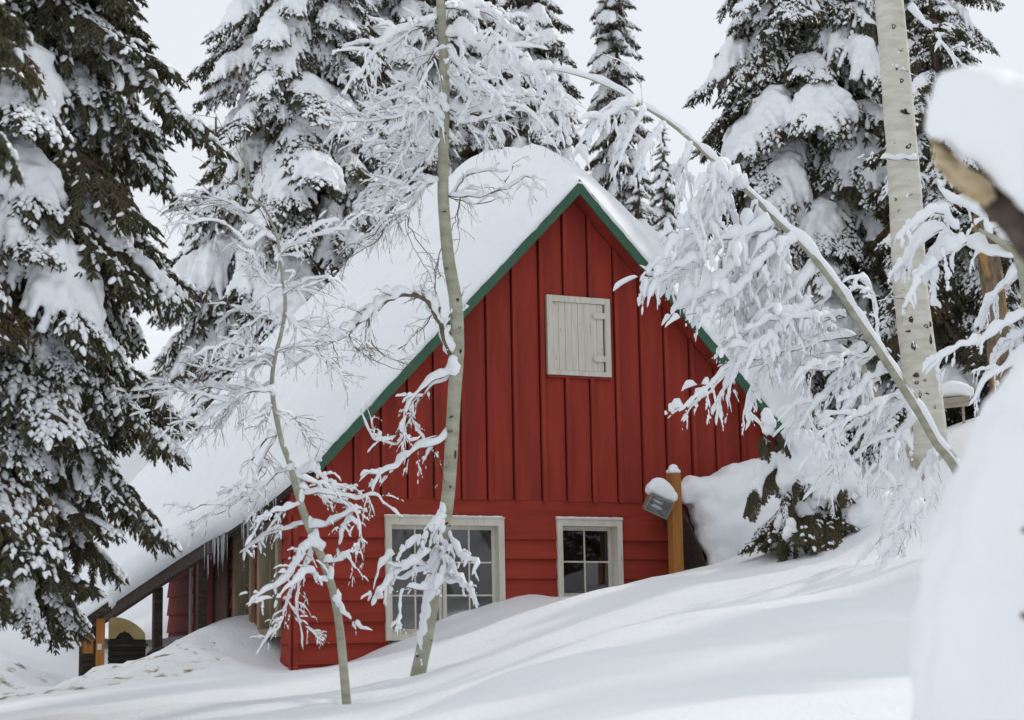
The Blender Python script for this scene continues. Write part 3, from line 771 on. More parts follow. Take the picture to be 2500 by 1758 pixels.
# ------------------------------------------------------------------ spruce boughs: shared meshes, unit length along +x
def unit(v):
    return v / (np.linalg.norm(v) + 1e-9)
def bough(seed, droop, heavy, dust, nlat=22, fingers=0.5, voxel=0.016, fine=1.0, kn=9):
    """one bough: wood and needles, and the snow lying on it. heavy = depth of the big pads, dust = share of sprigs with a cap"""
    rg = np.random.default_rng(seed)
    n = 16
    t = np.linspace(0, 1, n)
    ph = rg.uniform(0, 6)
    main = np.stack([t, 0.05 * np.sin(t * 3 + ph) * t, 0.06 * t - droop * t ** 1.7 + 0.10 * droop * np.maximum(0, t - .75) * 3], 1)
    wood, nd = MB(), []
    wood.tube(main, np.linspace(0.020, 0.004, n), 5)
    balls = []
    padn = wobble(n, rg, 2, 0.0, 1.0)
    padn = np.clip(padn * 1.6 - 0.15, 0, 1.2) * (0.35 + 0.65 * np.sin(np.pi * np.clip(t * 0.85 + 0.12, 0, 1)))
    sprigs = []
    for i in range(nlat):
        tt = 0.10 + 0.90 * (i + rg.uniform(-.3, .3)) / nlat
        tt = min(max(tt, 0.05), 0.995)
        p = np.array([np.interp(tt, t, main[:, k]) for k in range(3)])
        pad = np.interp(tt, t, padn)
        for sd in (-1, 1):
            L_ = (0.44 * (1 - tt) ** 0.75 + 0.10) * rg.uniform(0.7, 1.15) * min(1, tt * 3 + .35)
            yaw = sd * R(rg.uniform(42, 68)) * (1 - 0.35 * tt)
            d = np.array([math.cos(yaw), math.sin(yaw), rg.uniform(-0.25, 0.05)])
            m_ = max(4, int(L_ / (0.036 * fine ** .8)))
            q = [p]; dd = unit(d)
            for k in range(m_):
                dd = unit(dd + (np.array([0, 0, -0.10 - 0.12 * rg.uniform()]) + rg.normal(0, 0.05, 3)) * fine ** .8)
                q.append(q[-1] + dd * L_ / m_)
            q = np.array(q)
            wood.tube(q, np.linspace(0.006, 0.002, len(q)), 3)
            fing = rg.uniform() < fingers
            for k in range(1, len(q)):
                for s2 in (-1, 1):
                    if rg.uniform() < 0.12: continue
                    ax = unit(q[k] - q[k - 1])
                    sdv = unit(np.cross(ax, np.array([0, 0, 1.0])))
                    dv = unit(ax * rg.uniform(0.6, 1.1) + sdv * s2 * rg.uniform(0.5, 0.9) + np.array([0, 0, rg.uniform(-0.75, 0.10)]))
                    sprigs.append((q[k] - ax * rg.uniform(0, .03), dv, rg.uniform(0.055, 0.10) * fine))
                # hanging tuft
                if rg.uniform() < 0.45:
                    sprigs.append((q[k], unit(np.array([rg.normal(0, .35), rg.normal(0, .35), -1.0])), rg.uniform(0.05, 0.11) * fine))
                if heavy > 0 and pad > 0.1:
                    fr = k / len(q)
                    h = heavy * pad * (1 - fr ** (2.2 if fing else 1.2)) * rg.uniform(0.75, 1.2)
                    if h > 0.011 and rg.uniform() < .93:
                        balls.append((q[k] + np.array([0, 0, h * 0.55]), (max(0.022, h * 0.80), max(0.022, h * 0.80), h)))
            sprigs.append((q[-1], unit(q[-1] - q[-2]), rg.uniform(0.05, 0.09) * fine))
        if heavy > 0 and pad > 0.1:
            h = heavy * pad * rg.uniform(0.8, 1.25)
            balls.append((p + np.array([0, 0, h * 0.7]), (h * 1.1 + .02, h * 1.2 + .02, h)))
    sprigs.append((main[-1], unit(main[-1] - main[-2]), 0.09))
    # sprigs: a spindle with a fringe of needles
    P = np.array([s_[0] for s_ in sprigs]); D = np.array([s_[1] for s_ in sprigs]); Ls = np.array([s_[2] for s_ in sprigs])
    m_ = len(P)
    A = np.cross(D, np.array([0.13, 0.2, 0.97])); A /= np.linalg.norm(A, axis=1)[:, None] + 1e-9
    B = np.cross(D, A)
    Vv, Fs = [], []
    for k_, (f_, w_) in enumerate([(0.0, 0.35), (0.35, 1.0), (0.75, 0.8)]):
        for a in range(4):
            an = a * math.pi / 2 + k_ * .5
            Vv.append(P + D * (Ls * f_)[:, None] + (A * math.cos(an) + B * math.sin(an)) * (0.0125 * fine * w_ * (0.7 + 3.5 * Ls / fine))[:, None])
    Vv.append(P + D * Ls[:, None])
    Vv = np.stack(Vv, 1)                                   # m,13,3
    base = (np.arange(m_) * 13)[:, None]
    quads, tris = [], []
    for r_ in (0, 4):
        for a in range(4):
            quads.append((r_ + a, r_ + (a + 1) % 4, r_ + 4 + (a + 1) % 4, r_ + 4 + a))
    for a in range(4):
        tris.append((8 + a, 8 + (a + 1) % 4, 12))
    Qs = (base[:, :, None] + np.array(quads)[None]).reshape(-1, 4)
    Ts = (base[:, :, None] + np.array(tris)[None]).reshape(-1, 3)
    f_ = rg.uniform(0.05, 0.98, (m_, kn)); an = rg.uniform(0, 2 * math.pi, (m_, kn))
    rad = A[:, None, :] * np.cos(an)[..., None] + B[:, None, :] * np.sin(an)[..., None]
    b0 = P[:, None, :] + D[:, None, :] * (Ls[:, None] * f_)[..., None]
    tip = b0 + rad * fine * rg.uniform(0.020, 0.032, (m_, kn))[..., None] + fine * D[:, None, :] * rg.uniform(0.012, 0.026, (m_, kn))[..., None]
    side = np.cross(rad, D[:, None, :]) * 0.0035 * fine
    NV = np.stack([b0 - side, b0 + side, tip], 2).reshape(-1, 3)
    nb = m_ * 13
    NF = nb + np.arange(m_ * kn * 3).reshape(-1, 3)
    wv = np.vstack(wood.v)
    allv = np.vstack([Vv.reshape(-1, 3), NV, wv])
    off = nb + len(NV)
    faces = Qs.tolist() + Ts.tolist() + NF.tolist() + [[i_ + off for i_ in f] for f in wood.f]
    me = bpy.data.meshes.new('bough')
    me.from_pydata(allv.tolist(), [], faces)
    me.materials.append(M_NEEDLE); me.materials.append(M_BARK)
    me.polygons.foreach_set('material_index', [0] * (len(Qs) + len(Ts) + len(NF)) + [1] * len(wood.f))
    me.update()
    # a small cap of snow along the top of single sprigs
    sn = blob_mesh('bough_snow', balls, voxel, 2, 0.02, 10) if balls else bpy.data.meshes.new('bough_snow')
    sel = (D[:, 2] > -0.8) & (rg.uniform(0, 1, m_) < dust)
    # snow comes in patches: some parts of the bough are nearly bare
    patch = np.sin(P[:, 0] * 9 + ph) + np.sin(P[:, 1] * 13 + 2 * ph) + rg.normal(0, .5, m_)
    sel &= patch > -0.75
    p_, d_, l_ = P[sel], D[sel], Ls[sel]
    c_ = len(p_)
    if c_:
        hz = np.cross(d_, np.array([0.0, 0, 1.0])); hz /= np.linalg.norm(hz, axis=1)[:, None] + 1e-6
        rs = rg.uniform(0.8, 1.9, c_) * 0.0130 * fine ** .8
        fa, fb = rg.uniform(0, .35, c_), rg.uniform(.6, 1.0, c_)
        R5 = []
        for f2, w2 in ((0.0, .62), (.3, 1.0), (.7, 1.05), (1.0, .66)):
            for a in range(5):
                an = 2 * math.pi * a / 5 + .31
                o2 = hz * (math.cos(an) * 1.15) + np.array([0, 0, 1.0]) * (math.sin(an) * 0.85 + 0.75)
                R5.append(p_ + d_ * (l_ * (fa + (fb - fa) * f2))[:, None] + o2 * (rs * w2 * rg.uniform(.8, 1.2, c_))[:, None] + np.array([0, 0, 0.004 * fine]))
        R5.append(p_ + d_ * (l_ * fb + rs * .5)[:, None] + np.array([0, 0, 1.0]) * (rs * .4)[:, None])
        R5.append(p_ + d_ * (l_ * fa - rs * .5)[:, None] + np.array([0, 0, 1.0]) * (rs * .4)[:, None])
        R5 = np.stack(R5, 1).reshape(-1, 3)
        fq = [(r_ * 5 + a, r_ * 5 + (a + 1) % 5, r_ * 5 + 5 + (a + 1) % 5, r_ * 5 + 5 + a) for r_ in range(3) for a in range(5)]
        ft = [(15 + a, 15 + (a + 1) % 5, 20) for a in range(5)] + [((a + 1) % 5, a, 21) for a in range(5)]
        bs = (np.arange(c_) * 22)[:, None]
        ov = np.array([v.co[:] for v in sn.vertices]).reshape(-1, 3)
        of = [list(f.vertices) for f in sn.polygons]
        nn = len(ov)
        fs = of + (nn + (bs[:, :, None] + np.array(fq)[None]).reshape(-1, 4)).tolist() + (nn + (bs[:, :, None] + np.array(ft)[None]).reshape(-1, 3)).tolist()
        s2 = bpy.data.meshes.new('bough_snow')
        s2.from_pydata(np.vstack([ov, R5]).tolist(), [], fs)
        s2.polygons.foreach_set('use_smooth', [True] * len(s2.polygons))
        s2.update()
        bpy.data.meshes.remove(sn); sn = s2
    sn.materials.append(M_SNOW)
    return me, sn

COARSE = [[bough(101, 0.55, 0.09, 0.72), bough(102, 0.42, 0.105, 0.7, fingers=.8), bough(104, 0.50, 0.12, 0.65, fingers=.7)],
          [bough(201, 0.50, 0.06, 0.75), bough(202, 0.38, 0.05, 0.78), bough(203, 0.66, 0.055, 0.7)],
          [bough(301, 0.45, 0.0, 0.60), bough(302, 0.55, 0.02, 0.48)],
          [bough(401, 0.45, 0.0, 0.08)]]
fk = dict(nlat=31, fine=0.52, voxel=0.0100, kn=8)
FINE = [[bough(111, 0.55, 0.070, 0.66, **fk), bough(112, 0.42, 0.085, 0.66, fingers=.8, **fk), bough(113, 0.70, 0.062, 0.66, **fk), bough(114, 0.50, 0.100, 0.6, fingers=.7, **fk)],
        [bough(211, 0.50, 0.036, 0.70, **fk), bough(212, 0.38, 0.030, 0.74, **fk), bough(213, 0.66, 0.040, 0.66, **fk)],
        [bough(311, 0.45, 0.0, 0.55, **fk), bough(312, 0.55, 0.010, 0.42, **fk)],
        [bough(411, 0.45, 0.0, 0.06, **fk), bough(412, 0.62, 0.0, 0.14, **fk)]]

def spruce(label, px, depth, top_z, R0, zlow, mix, seed, lean=(0, 0), step=0.36, per=6, droop=(6, 28), trunk_r=0.14, rmin=0.25, pw=0.8, cut=None, z0=None, scale_y=1.0, group='spruces around the cabin', keep=None, name='spruce_tree', prof=None):
    """px, depth: where its foot stands; top_z: height of its tip; R0: bough length at the foot; mix: shares of heavy, medium, light, dark boughs"""
    rg = np.random.default_rng(seed)
    base = at(px, 1200, depth)
    bx, by = base[0], base[1]
    bz = gz(bx, by) if z0 is None else z0
    t = thing(name, label, 'tree', (bx, by, bz - 0.2), 0, group)
    H = top_z - bz + 0.2
    n = 12
    hs = np.linspace(0, H, n)
    ax = lambda h: np.array([lean[0] * h / H, lean[1] * h / H, h])
    b = MB()
    b.tube([ax(h) for h in hs], trunk_r * (1 - 0.92 * hs / H) + 0.01, 10, lumpy=0.04, rg=rg)
    b.obj('trunk', M_BARK, t, True)
    h = max(zlow - bz + 0.2, 0.3)
    ang = rg.uniform(0, 6.28)
    cnt = 0
    while h < H - 0.12 and cnt < 296:
        fr = h / H
        Lh = max(R0 * (1 - fr) ** pw, 0.10) if prof is None else prof(h + bz - 0.2)
        k = max(3, int(per * (0.55 + 0.45 * (1 - fr))))
        for j in range(k):
            ang += 2 * math.pi / k + rg.normal(0, 0.25)
            L_ = Lh * rg.uniform(0.72, 1.12)
            hh = h + rg.uniform(-0.5, 0.5) * step
            if cut is not None and not cut(hh + bz - .2, ang):
                continue
            kk = rg.choice(4, p=mix)
            sets = FINE if L_ > 1.15 else COARSE
            br, sn = sets[kk][rg.integers(len(sets[kk]))]
            o = bpy.data.objects.new('branch', br)
            COL.objects.link(o); o.parent = t
            o.location = ax(hh) * np.array([1, 1, 1])
            pit = R(rg.uniform(*droop)) * (0.5 + 0.5 * (1 - fr))
            o.rotation_euler = Euler((rg.normal(0, 0.10), pit, ang), 'XYZ')
            s_ = L_
            o.scale = (s_, s_ * scale_y * rg.uniform(0.9, 1.15), s_ * rg.uniform(0.9, 1.1))
            if sn is not None:
                q = bpy.data.objects.new('branch_snow', sn)
                COL.objects.link(q); q.parent = o; q['kind'] = 'stuff'
            cnt += 1
        h += step * (0.6 + 0.4 * (1 - fr)) * (Lh / R0) ** 0.25
    return t

# left: the big dark spruce, and one nearer whose bough tips reach in at the picture's edge
spruce('big dark spruce at the far left, rising from the snowbank past the picture top', -115, 13.6, 11.5, 1.9, 1.12, [0.30, 0.22, 0.24, 0.24], 11, step=0.21, per=8, droop=(8, 32), trunk_r=0.2, prof=lambda z: float(np.interp(z, [.9, 1.2, 1.6, 2.2, 2.9, 4.6, 7, 11.5], [.95, 1.20, 1.42, 1.58, 1.74, 1.85, 1.6, .2])))
# behind the cabin
spruce('tall spruce with bare trunk showing, behind the left roof slope', 700, 30, 16.5, 2.9, 3.0, [0.52, 0.34, 0.14, 0.0], 12, lean=(0.35, 0), step=0.40, per=8, trunk_r=0.19, pw=0.6)
spruce('spruce directly behind the thin middle aspen trunk', 985, 34, 17.0, 2.5, 4.5, [0.55, 0.33, 0.12, 0.0], 13, step=0.42, per=7, pw=0.6)
spruce('spruce between the two nearest trunks behind the left roof slope', 850, 38, 17.0, 2.3, 5.5, [0.55, 0.33, 0.12, 0.0], 24, step=0.46, per=7, pw=0.6)
spruce('bushy spruce rising just left of the roof peak behind the cabin', 1315, 33, 16.0, 1.75, 4.0, [0.62, 0.30, 0.08, 0.0], 14, step=0.38, per=7, pw=0.7)
spruce('narrow spruce partly hidden behind the arching aspen bough', 1165, 37, 17.5, 2.2, 5.0, [0.55, 0.35, 0.10, 0.0], 15, step=0.42, per=7, pw=0.6)
spruce('slim spire-shaped spruce standing alone against the sky right of the peak', 1530, 38, 17.0, 1.05, 5.5, [0.66, 0.28, 0.06, 0.0], 16, step=0.34, per=6, pw=0.55)
spruce('small far spruce tip right of the slim spire', 1645, 46, 13.6, 1.25, 7.0, [0.45, 0.40, 0.15, 0.0], 17, step=0.36, per=6, pw=0.8)
spruce('short bushy spruce below the slim spire, behind the right roof slope', 1580, 31, 8.0, 1.6, 3.5, [0.50, 0.38, 0.12, 0.0], 18, step=0.30, per=7, pw=0.75)
spruce('low spruce just behind the roof peak, mostly hidden', 1440, 35, 9.0, 1.7, 4.5, [0.50, 0.38, 0.12, 0.0], 19, step=0.34, per=7, pw=0.75)
spruce('low spruce filling the gap left of the huge right spruce', 1690, 33, 7.6, 1.5, 3.5, [0.50, 0.38, 0.12, 0.0], 25, step=0.32, per=7, pw=0.75)
# right
spruce('huge snow-clumped spruce left of the big white aspen trunk', 2020, 25, 14.5, 2.25, 1.6, [0.55, 0.31, 0.12, 0.02], 20, step=0.32, per=8, trunk_r=0.2, pw=0.42, droop=(14, 36))
spruce('spruce with slanting brown trunk right of the big white aspen', 2280, 29, 16.0, 1.9, 4.0, [0.22, 0.42, 0.34, 0.02], 21, lean=(0.5, 0), step=0.42, per=6, trunk_r=0.24, pw=0.5)
spruce('dark shaded spruce behind the big white aspen near the broken snag', 2340, 23, 8.4, 1.9, 1.2, [0.10, 0.30, 0.40, 0.20], 22, step=0.32, per=6, trunk_r=0.26, pw=0.5)
spruce('far spruce behind the left end of the roof', 520, 42, 12.5, 1.9, 6.5, [0.45, 0.40, 0.15, 0.0], 23, step=0.42, per=6, pw=0.8)
spruce('near spruce whose bough tips hang in at the left picture edge', -470, 9.0, 5.6, 1.42, -0.6, [0.0, 0.22, 0.48, 0.30], 26, step=0.24, per=9, pw=0.3, droop=(14, 30), cut=lambda z, a: math.cos(a) > 0.75 and (1.45 < z < 1.95 or z > 3.2))
# beyond the right edge: they throw the streaky shade on the slope and show in the window panes
for k, (X_, Y_, tz, r0) in enumerate([(8.6, 15.5, 9.5, 1.7), (10.5, 19.0, 12.0, 2.0), (12.5, 10.0, 11.0, 2.0)]):
    q = np.array([X_, Y_, gz(X_, Y_)])
    xx = CX + F * (q @ rt) / (q @ fwd)
    spruce('snowy spruce out of view, seen only in the cabin windows and by its shade', xx, Y_ / math.cos(PITCH) * 1.0, tz, r0, gz(X_, Y_) + .8, [0.3, 0.4, 0.25, 0.05], 60 + k, step=0.5, per=6, pw=0.6, group='spruces beyond the right edge')

# ------------------------------------------------------------------ aspens: trunks, boughs with twigs, snow along every twig
def grow(p, d, L_, r, rg, droop=0.5, wig=0.18, n=7):
    q = [np.array(p, float)]; d = unit(np.array(d, float))
    for k in range(n - 1):
        d = unit(d + np.array([0, 0, -droop / n]) + rg.normal(0, wig, 3) / math.sqrt(n) * 1.2)
        q.append(q[-1] + d * L_ / (n - 1))
    return np.array(q)
def load(b, q, r, hmax, rg, cover=0.85, clump=True):
    """lay snow along twig q"""
    n = len(q)
    m_ = max(n * 3, 12)
    P = catmull(q, m_)
    rr = np.interp(np.linspace(0, 1, m_), np.linspace(0, 1, n), np.broadcast_to(r, (n,)))
    T = np.gradient(P, axis=0); T /= np.linalg.norm(T, axis=1)[:, None] + 1e-9
    flat = np.sqrt(np.clip(1 - T[:, 2] ** 2, 0, 1))
    nz = wobble(m_, rg, 3, 0.45, 1.25) * wobble(m_, rg, 7, 0.7, 1.2)
    hm = hmax * np.interp(np.linspace(0, 1, m_), [0, .6, 1], [1, .8, .45])
    h = hm * nz * (0.25 + 0.75 * flat)
    gap = wobble(m_, rg, 5, 0, 1) < (1 - cover)
    h[gap] = 0
    i = 0
    while i < m_:                                   # separate lumps, each tapering at its ends
        if h[i] <= 0: i += 1; continue
        j = i
        while j < m_ and h[j] > 0: j += 1
        if j - i >= 3:
            e = np.minimum(np.arange(j - i), np.arange(j - i)[::-1]) + 0.15
            b.snow(P[i:j], rr[i:j], h[i:j] * np.minimum(1, e / 2.0) ** 0.6)
        i = j
def branch(tree, q, r0, r1, hs, rg, ntw=6, tl=0.45, droop=0.7, cover=0.85, sub=2, mat_=None, hang=0.0, twig_cover=0.75, up_=0.15, tsf=(0.40, 0.68)):
    """q: path in world coordinates; makes the bough with its twigs and the snow on it"""
    org = np.array(tree.location)
    n = max(10, int(np.linalg.norm(np.diff(q, axis=0), axis=1).sum() / 0.06))
    P = catmull(np.asarray(q), n) - org
    P[1:] += rg.normal(0, 0.006, (n - 1, 3))
    rad = np.linspace(r0, r1, n)
    b, s_ = MB(), MB()
    b.tube(P, rad, 6)
    load(s_, P, rad, hs, rg, cover)
    for k in range(ntw):
        f = rg.uniform(0.12, 1.0) if ntw > 1 else 0.6
        i = min(int(f * (n - 1)), n - 2)
        T = unit(P[i + 1] - P[i])
        sd = unit(np.cross(T, rg.normal(0, 1, 3)))
        d = unit(T * rg.uniform(0.3, 1.0) + sd * rg.uniform(0.5, 1.0) + np.array([0, 0, up_ - hang]))
        L_ = tl * rg.uniform(0.45, 1.15) * (1 - 0.3 * f)
        rr = max(0.0022, min(rad[i] * 0.5, 0.008))
        tw = grow(P[i], d, L_, rr, rg, droop)
        b.tube(tw, np.linspace(rr, 0.0014, len(tw)), 4)
        load(s_, tw, np.linspace(rr, 0.0014, len(tw)), hs * rg.uniform(*tsf), rg, twig_cover)
        for m_ in range(sub):
            ii_ = rg.integers(1, len(tw) - 1)
            T2 = unit(tw[ii_ + 1] - tw[ii_])
            d2 = unit(T2 + unit(np.cross(T2, rg.normal(0, 1, 3))) * 0.8)
            t2 = grow(tw[ii_], d2, L_ * rg.uniform(0.3, 0.6), rr * .6, rg, droop * 1.2)
            b.tube(t2, np.linspace(rr * .6, 0.0011, len(t2)), 3)
            if rg.uniform() < twig_cover:
                load(s_, t2, 0.0015, hs * rg.uniform(*tsf) * .7, rg, twig_cover)
    o = b.obj('branch', mat_ or M_TWIG, tree, True)
    if s_.n:
        s_.obj('branch_snow', M_SNOW, o, True)['kind'] = 'stuff'
    return o
def pxpath(pts, d0, d1):
    m_ = len(pts)
    return np.array([at(p[0], p[1], d0 + (d1 - d0) * k / (m_ - 1)) for k, p in enumerate(pts)])
def trunk(tree, pts, d, wpx, mat_, rg, k=14, knots=0, lump=0.02):
    org = np.array(tree.location)
    dd = d if hasattr(d, '__len__') else [d] * len(pts)
    P = np.array([at(p[0], p[1], dd[i]) for i, p in enumerate(pts)])
    n = 46
    Q_ = catmull(P, n)
    src = np.concatenate([[0], np.cumsum(np.linalg.norm(np.diff(P, axis=0), axis=1))]); src /= src[-1]
    rad = np.interp(np.linspace(0, 1, n), src, [w_ / 2 / F * dd[i] for i, w_ in enumerate(wpx)])
    b = MB(); b.tube(Q_ - org, rad, k, lumpy=lump, rg=rg)
    o = b.obj('trunk', mat_, tree, True)
    return o, Q_, rad

def knot(tree, T3, TR3, D3, x, y, w_, h_, tilt=0.0):
    foot = np.array(tree.location)
    c = at(x, y, D3)
    i = np.argmin(np.linalg.norm(T3 - c, axis=1))
    off = (c - T3[i]) @ rt0
    off = max(min(off, TR3[i] * .86), -TR3[i] * .86)
    dep = math.sqrt(TR3[i] ** 2 - off ** 2)
    px_ = 1 / F * D3
    cc = np.array([T3[i][0] + off, T3[i][1] - dep, c[2]])
    nrm = unit(np.array([off, -dep, 0])); tx = unit(np.cross(np.array([0, 0, 1.0]), nrm))
    if tx[0] < 0: tx = -tx
    b = MB(); V_ = []; k = 14
    for rr, o_ in ((1.0, -.004), (0.85, .007), (0.55, .006), (0.3, -.002)):
        for a in np.linspace(0, 2 * math.pi, k, endpoint=False):
            jt = 1 + 0.16 * math.sin(a * 3 + x) + 0.12 * math.sin(a * 5 + y)
            q = tx * math.cos(a) * w_ * px_ / 2 * rr * jt + np.array([0, 0, 1.0]) * (math.sin(a) * h_ * px_ / 2 * rr * jt + tilt * math.cos(a) * w_ * px_ / 2 * rr)
            V_.append(cc + q + nrm * o_ - foot)
    Fs = [(r_ * k + j, r_ * k + (j + 1) % k, (r_ + 1) * k + (j + 1) % k, (r_ + 1) * k + j) for r_ in range(3) for j in range(k)] + [tuple(3 * k + j for j in range(k))]
    b.add(V_, Fs); b.obj('knot', M_KNOT, tree, True)
# --- middle aspen
rg = np.random.default_rng(51)
D1 = 15.0
foot = at(1020, 1662, D1)
A1 = thing('aspen_tree', 'tall slender olive-barked aspen in front of the wide window, arching snowy boughs', 'tree', foot, 0, 'aspens in front of the cabin')
tp = [(1016, 1690), (1022, 1640), (1042, 1545), (1060, 1430), (1081, 1300), (1095, 1200), (1104, 1060), (1110, 950), (1117, 860), (1113, 740), (1096, 640), (1083, 500), (1082, 400), (1085, 200), (1079, 60), (1070, -60), (1060, -200)]
_, T1, TR1 = trunk(A1, tp, D1, [42, 38, 36, 35, 34, 33, 33, 33, 33, 33, 31, 28, 27, 25, 22, 19, 14], M_ASPEN, rg)
BR = [  # path, start radius px, snow depth (m), twigs, twig length
    ([(1085, 85), (1143, 98), (1191, 124), (1247, 161), (1310, 183), (1343, 219), (1380, 234), (1407, 260)], 5, .150, 9, .5, -.5),
    ([(1347, 215), (1360, 250), (1373, 293), (1385, 350)], 3, .10, 5, .3, .1),
    ([(1085, 262), (1128, 277), (1173, 266), (1228, 234), (1258, 226), (1303, 245), (1335, 270)], 4, .095, 9, .45, .5),
    ([(1088, 110), (1124, 163), (1154, 193), (1195, 214), (1240, 260)], 3, .075, 8, .4, -.4),
    ([(1090, 170), (1150, 240), (1200, 300), (1230, 350)], 3, .08, 8, .4, .5),
    ([(1090, 20), (1150, 20), (1210, 45), (1260, 90)], 4, .10, 7, .4, .6),
    ([(1090, 477), (1143, 483), (1195, 474), (1228, 462), (1258, 451), (1290, 430), (1320, 465)], 4, .055, 4, .3, -.4),
    ([(1109, 478), (1135, 433), (1195, 416), (1240, 420)], 3, .045, 5, .25, -.6),
    ([(1228, 462), (1240, 430), (1256, 397)], 2, .01, 3, .2, .2),
    ([(1124, 483), (1113, 527), (1108, 550), (1095, 572)], 2, .008, 2, .2, .3),
    ([(1074, 108), (1050, 134), (1020, 178), (994, 223), (979, 250), (960, 300)], 4, .075, 9, .45, .5),
    ([(1070, 40), (1030, 60), (985, 75), (940, 100), (900, 150), (880, 190)], 4, .09, 10, .5, -.5),
    ([(1083, 242), (1039, 245), (1013, 260), (965, 279), (872, 281), (790, 271)], 5, .080, 12, .45, .7),
    ([(1083, 300), (1039, 268), (1000, 300), (940, 330), (880, 350)], 3, .07, 9, .4, -.6),
    ([(1039, 290), (1013, 323), (983, 357), (946, 416), (938, 453), (935, 500)], 3, .055, 9, .4, .5),
    ([(1082, 330), (1030, 390), (980, 420), (900, 470), (860, 500)], 3, .07, 10, .45, .4),
    ([(1072, 438), (1031, 453), (983, 476), (938, 490), (890, 520)], 3, .065, 9, .4, -.4),
    ([(1039, 452), (1013, 498), (957, 539), (909, 572), (870, 590)], 3, .050, 8, .35, .5),
    ([(989, 521), (999, 554), (1034, 604), (1059, 634), (1075, 666), (1066, 680)], 2, .012, 6, .25, .5),
    ([(999, 510), (950, 540), (922, 589), (883, 609), (848, 634), (838, 683)], 3, .030, 8, .3, -.5),
    ([(1080, 600), (1060, 680), (1066, 720), (1068, 755)], 2, .01, 3, .2, .3),
    ([(1108, 881), (1083, 817), (1056, 753), (1039, 728), (1004, 718), (947, 733), (910, 760), (888, 782), (848, 810), (789, 837), (756, 857), (700, 900)], 12, .105, 9, .35, -.9),
    ([(898, 772), (900, 812), (917, 852), (967, 881), (1007, 891)], 3, .03, 6, .3, .3),
    ([(848, 812), (870, 850), (890, 870), (920, 880)], 2, .015, 5, .2, -.2),
    ([(810, 830), (825, 880), (835, 930)], 2, .012, 4, .25, .2),
    ([(1056, 765), (1030, 800), (1000, 825), (975, 855)], 2, .012, 5, .25, -.3),
    ([(1115, 890), (1085, 915), (1035, 945), (1000, 985), (985, 1030), (960, 1068), (925, 1076), (900, 1050), (880, 1000)], 5, .055, 7, .25, -.5),
    ([(1010, 975), (990, 1010), (985, 1045), (1005, 1075), (1030, 1060)], 3, .04, 5, .2, .3),
    ([(1105, 1050), (1061, 1084), (1019, 1097), (990, 1115), (969, 1141), (927, 1159), (912, 1183), (908, 1200)], 5, .065, 7, .25, -.5),
    ([(1040, 1092), (1065, 1115), (1080, 1140), (1085, 1180)], 2, .03, 2, .15, -.2),
    ([(1095, 1255), (1060, 1290), (1020, 1320), (985, 1345), (950, 1360), (925, 1395), (912, 1440)], 7, .075, 5, .25, -.6),
    ([(1085, 1290), (1050, 1340), (1010, 1375), (965, 1400), (930, 1440), (908, 1480)], 6, .085, 6, .25, -.8),
    ([(1080, 1300), (1060, 1370), (1020, 1400), (985, 1415), (945, 1410)], 5, .08, 5, .25, -.4),
    ([(1080, 1340), (1060, 1400), (1035, 1440), (985, 1440), (975, 1500), (968, 1545)], 5, .07, 5, .22, -.9),
    ([(1095, 1300), (1110, 1330), (1130, 1365), (1165, 1375), (1150, 1410)], 5, .06, 4, .2, -.7),
    ([(1085, 1380), (1110, 1405), (1130, 1430), (1155, 1455), (1168, 1480)], 5, .065, 5, .18, -.9),
    ([(1085, 1390), (1095, 1420), (1120, 1425), (1160, 1435)], 4, .055, 3, .15, -.6),
    ([(1080, 1320), (1085, 1370), (1075, 1420), (1060, 1440)], 5, .085, 4, .2, -.5),
]
for (pts, r_, hs, nt_, tl_, dd) in BR:
    branch(A1, pxpath(pts, D1, D1 + dd), r_ * .7 / F * D1, 0.0026, hs * 1.15, rg, int(nt_ * 1.5), tl_, droop=0.75, cover=0.92 if hs > .03 else 0.5, twig_cover=0.8 if hs > .03 else 0.35)
    if pts[0][1] < 1000 and len(pts) > 3:
        jx, jy = rg.normal(0, 16), rg.normal(14, 16)
        p2 = [pts[0]] + [(x + jx * min(1, k / 2), y + jy * min(1, k / 2) + rg.normal(0, 7)) for k, (x, y) in enumerate(pts[1:], 1)]
        branch(A1, pxpath(p2, D1, D1 - dd * rg.uniform(.4, 1.3)), r_ * .45 / F * D1, 0.0022, hs * .8, rg, int(nt_ * 1.4), tl_ * .9, droop=0.7, cover=0.85 if hs > .03 else .3, twig_cover=0.65 if hs > .03 else 0.2)
# snow plastered on the lower trunk
balls = []
for y in np.arange(1235, 1600, 7.0):
    i = np.argmin(np.abs(np.array([CY - F * (p @ up) / (p @ fwd) for p in T1]) - y))
    p = T1[i] - foot
    r_ = float(np.interp(y, [1235, 1290, 1400, 1500, 1600], [.028, .05, .05, .036, .014])) * rg.uniform(.75, 1.2)
    q = at(1000, y, D1)[2] - foot[2]
    t = (y - CY)
    balls.append((np.array([p[0] - TR1[i] * .45, p[1] - TR1[i] * .75, q]), (r_ * .95, r_ * .8, r_ * 1.15)))
    balls.append((np.array([p[0] - TR1[i] * .85, p[1] - TR1[i] * .35, q + .01]), (r_ * .7, r_ * .8, r_ * 1.1)))
for (x, y, r_) in [(1110, 900, .06), (1105, 880, .05), (1100, 905, .04), (1078, 240, .05), (1075, 300, .035), (1090, 262, .04), (1028, 1610, .018), (1030, 1622, .02)]:
    balls.append((at(x, y, D1 - 0.06) - np.array(foot), (r_, r_ * .9, r_ * 1.2)))
blob('trunk_snow', balls, 0.013, M_SNOW, A1, 2, 0.03, 9)['kind'] = 'stuff'

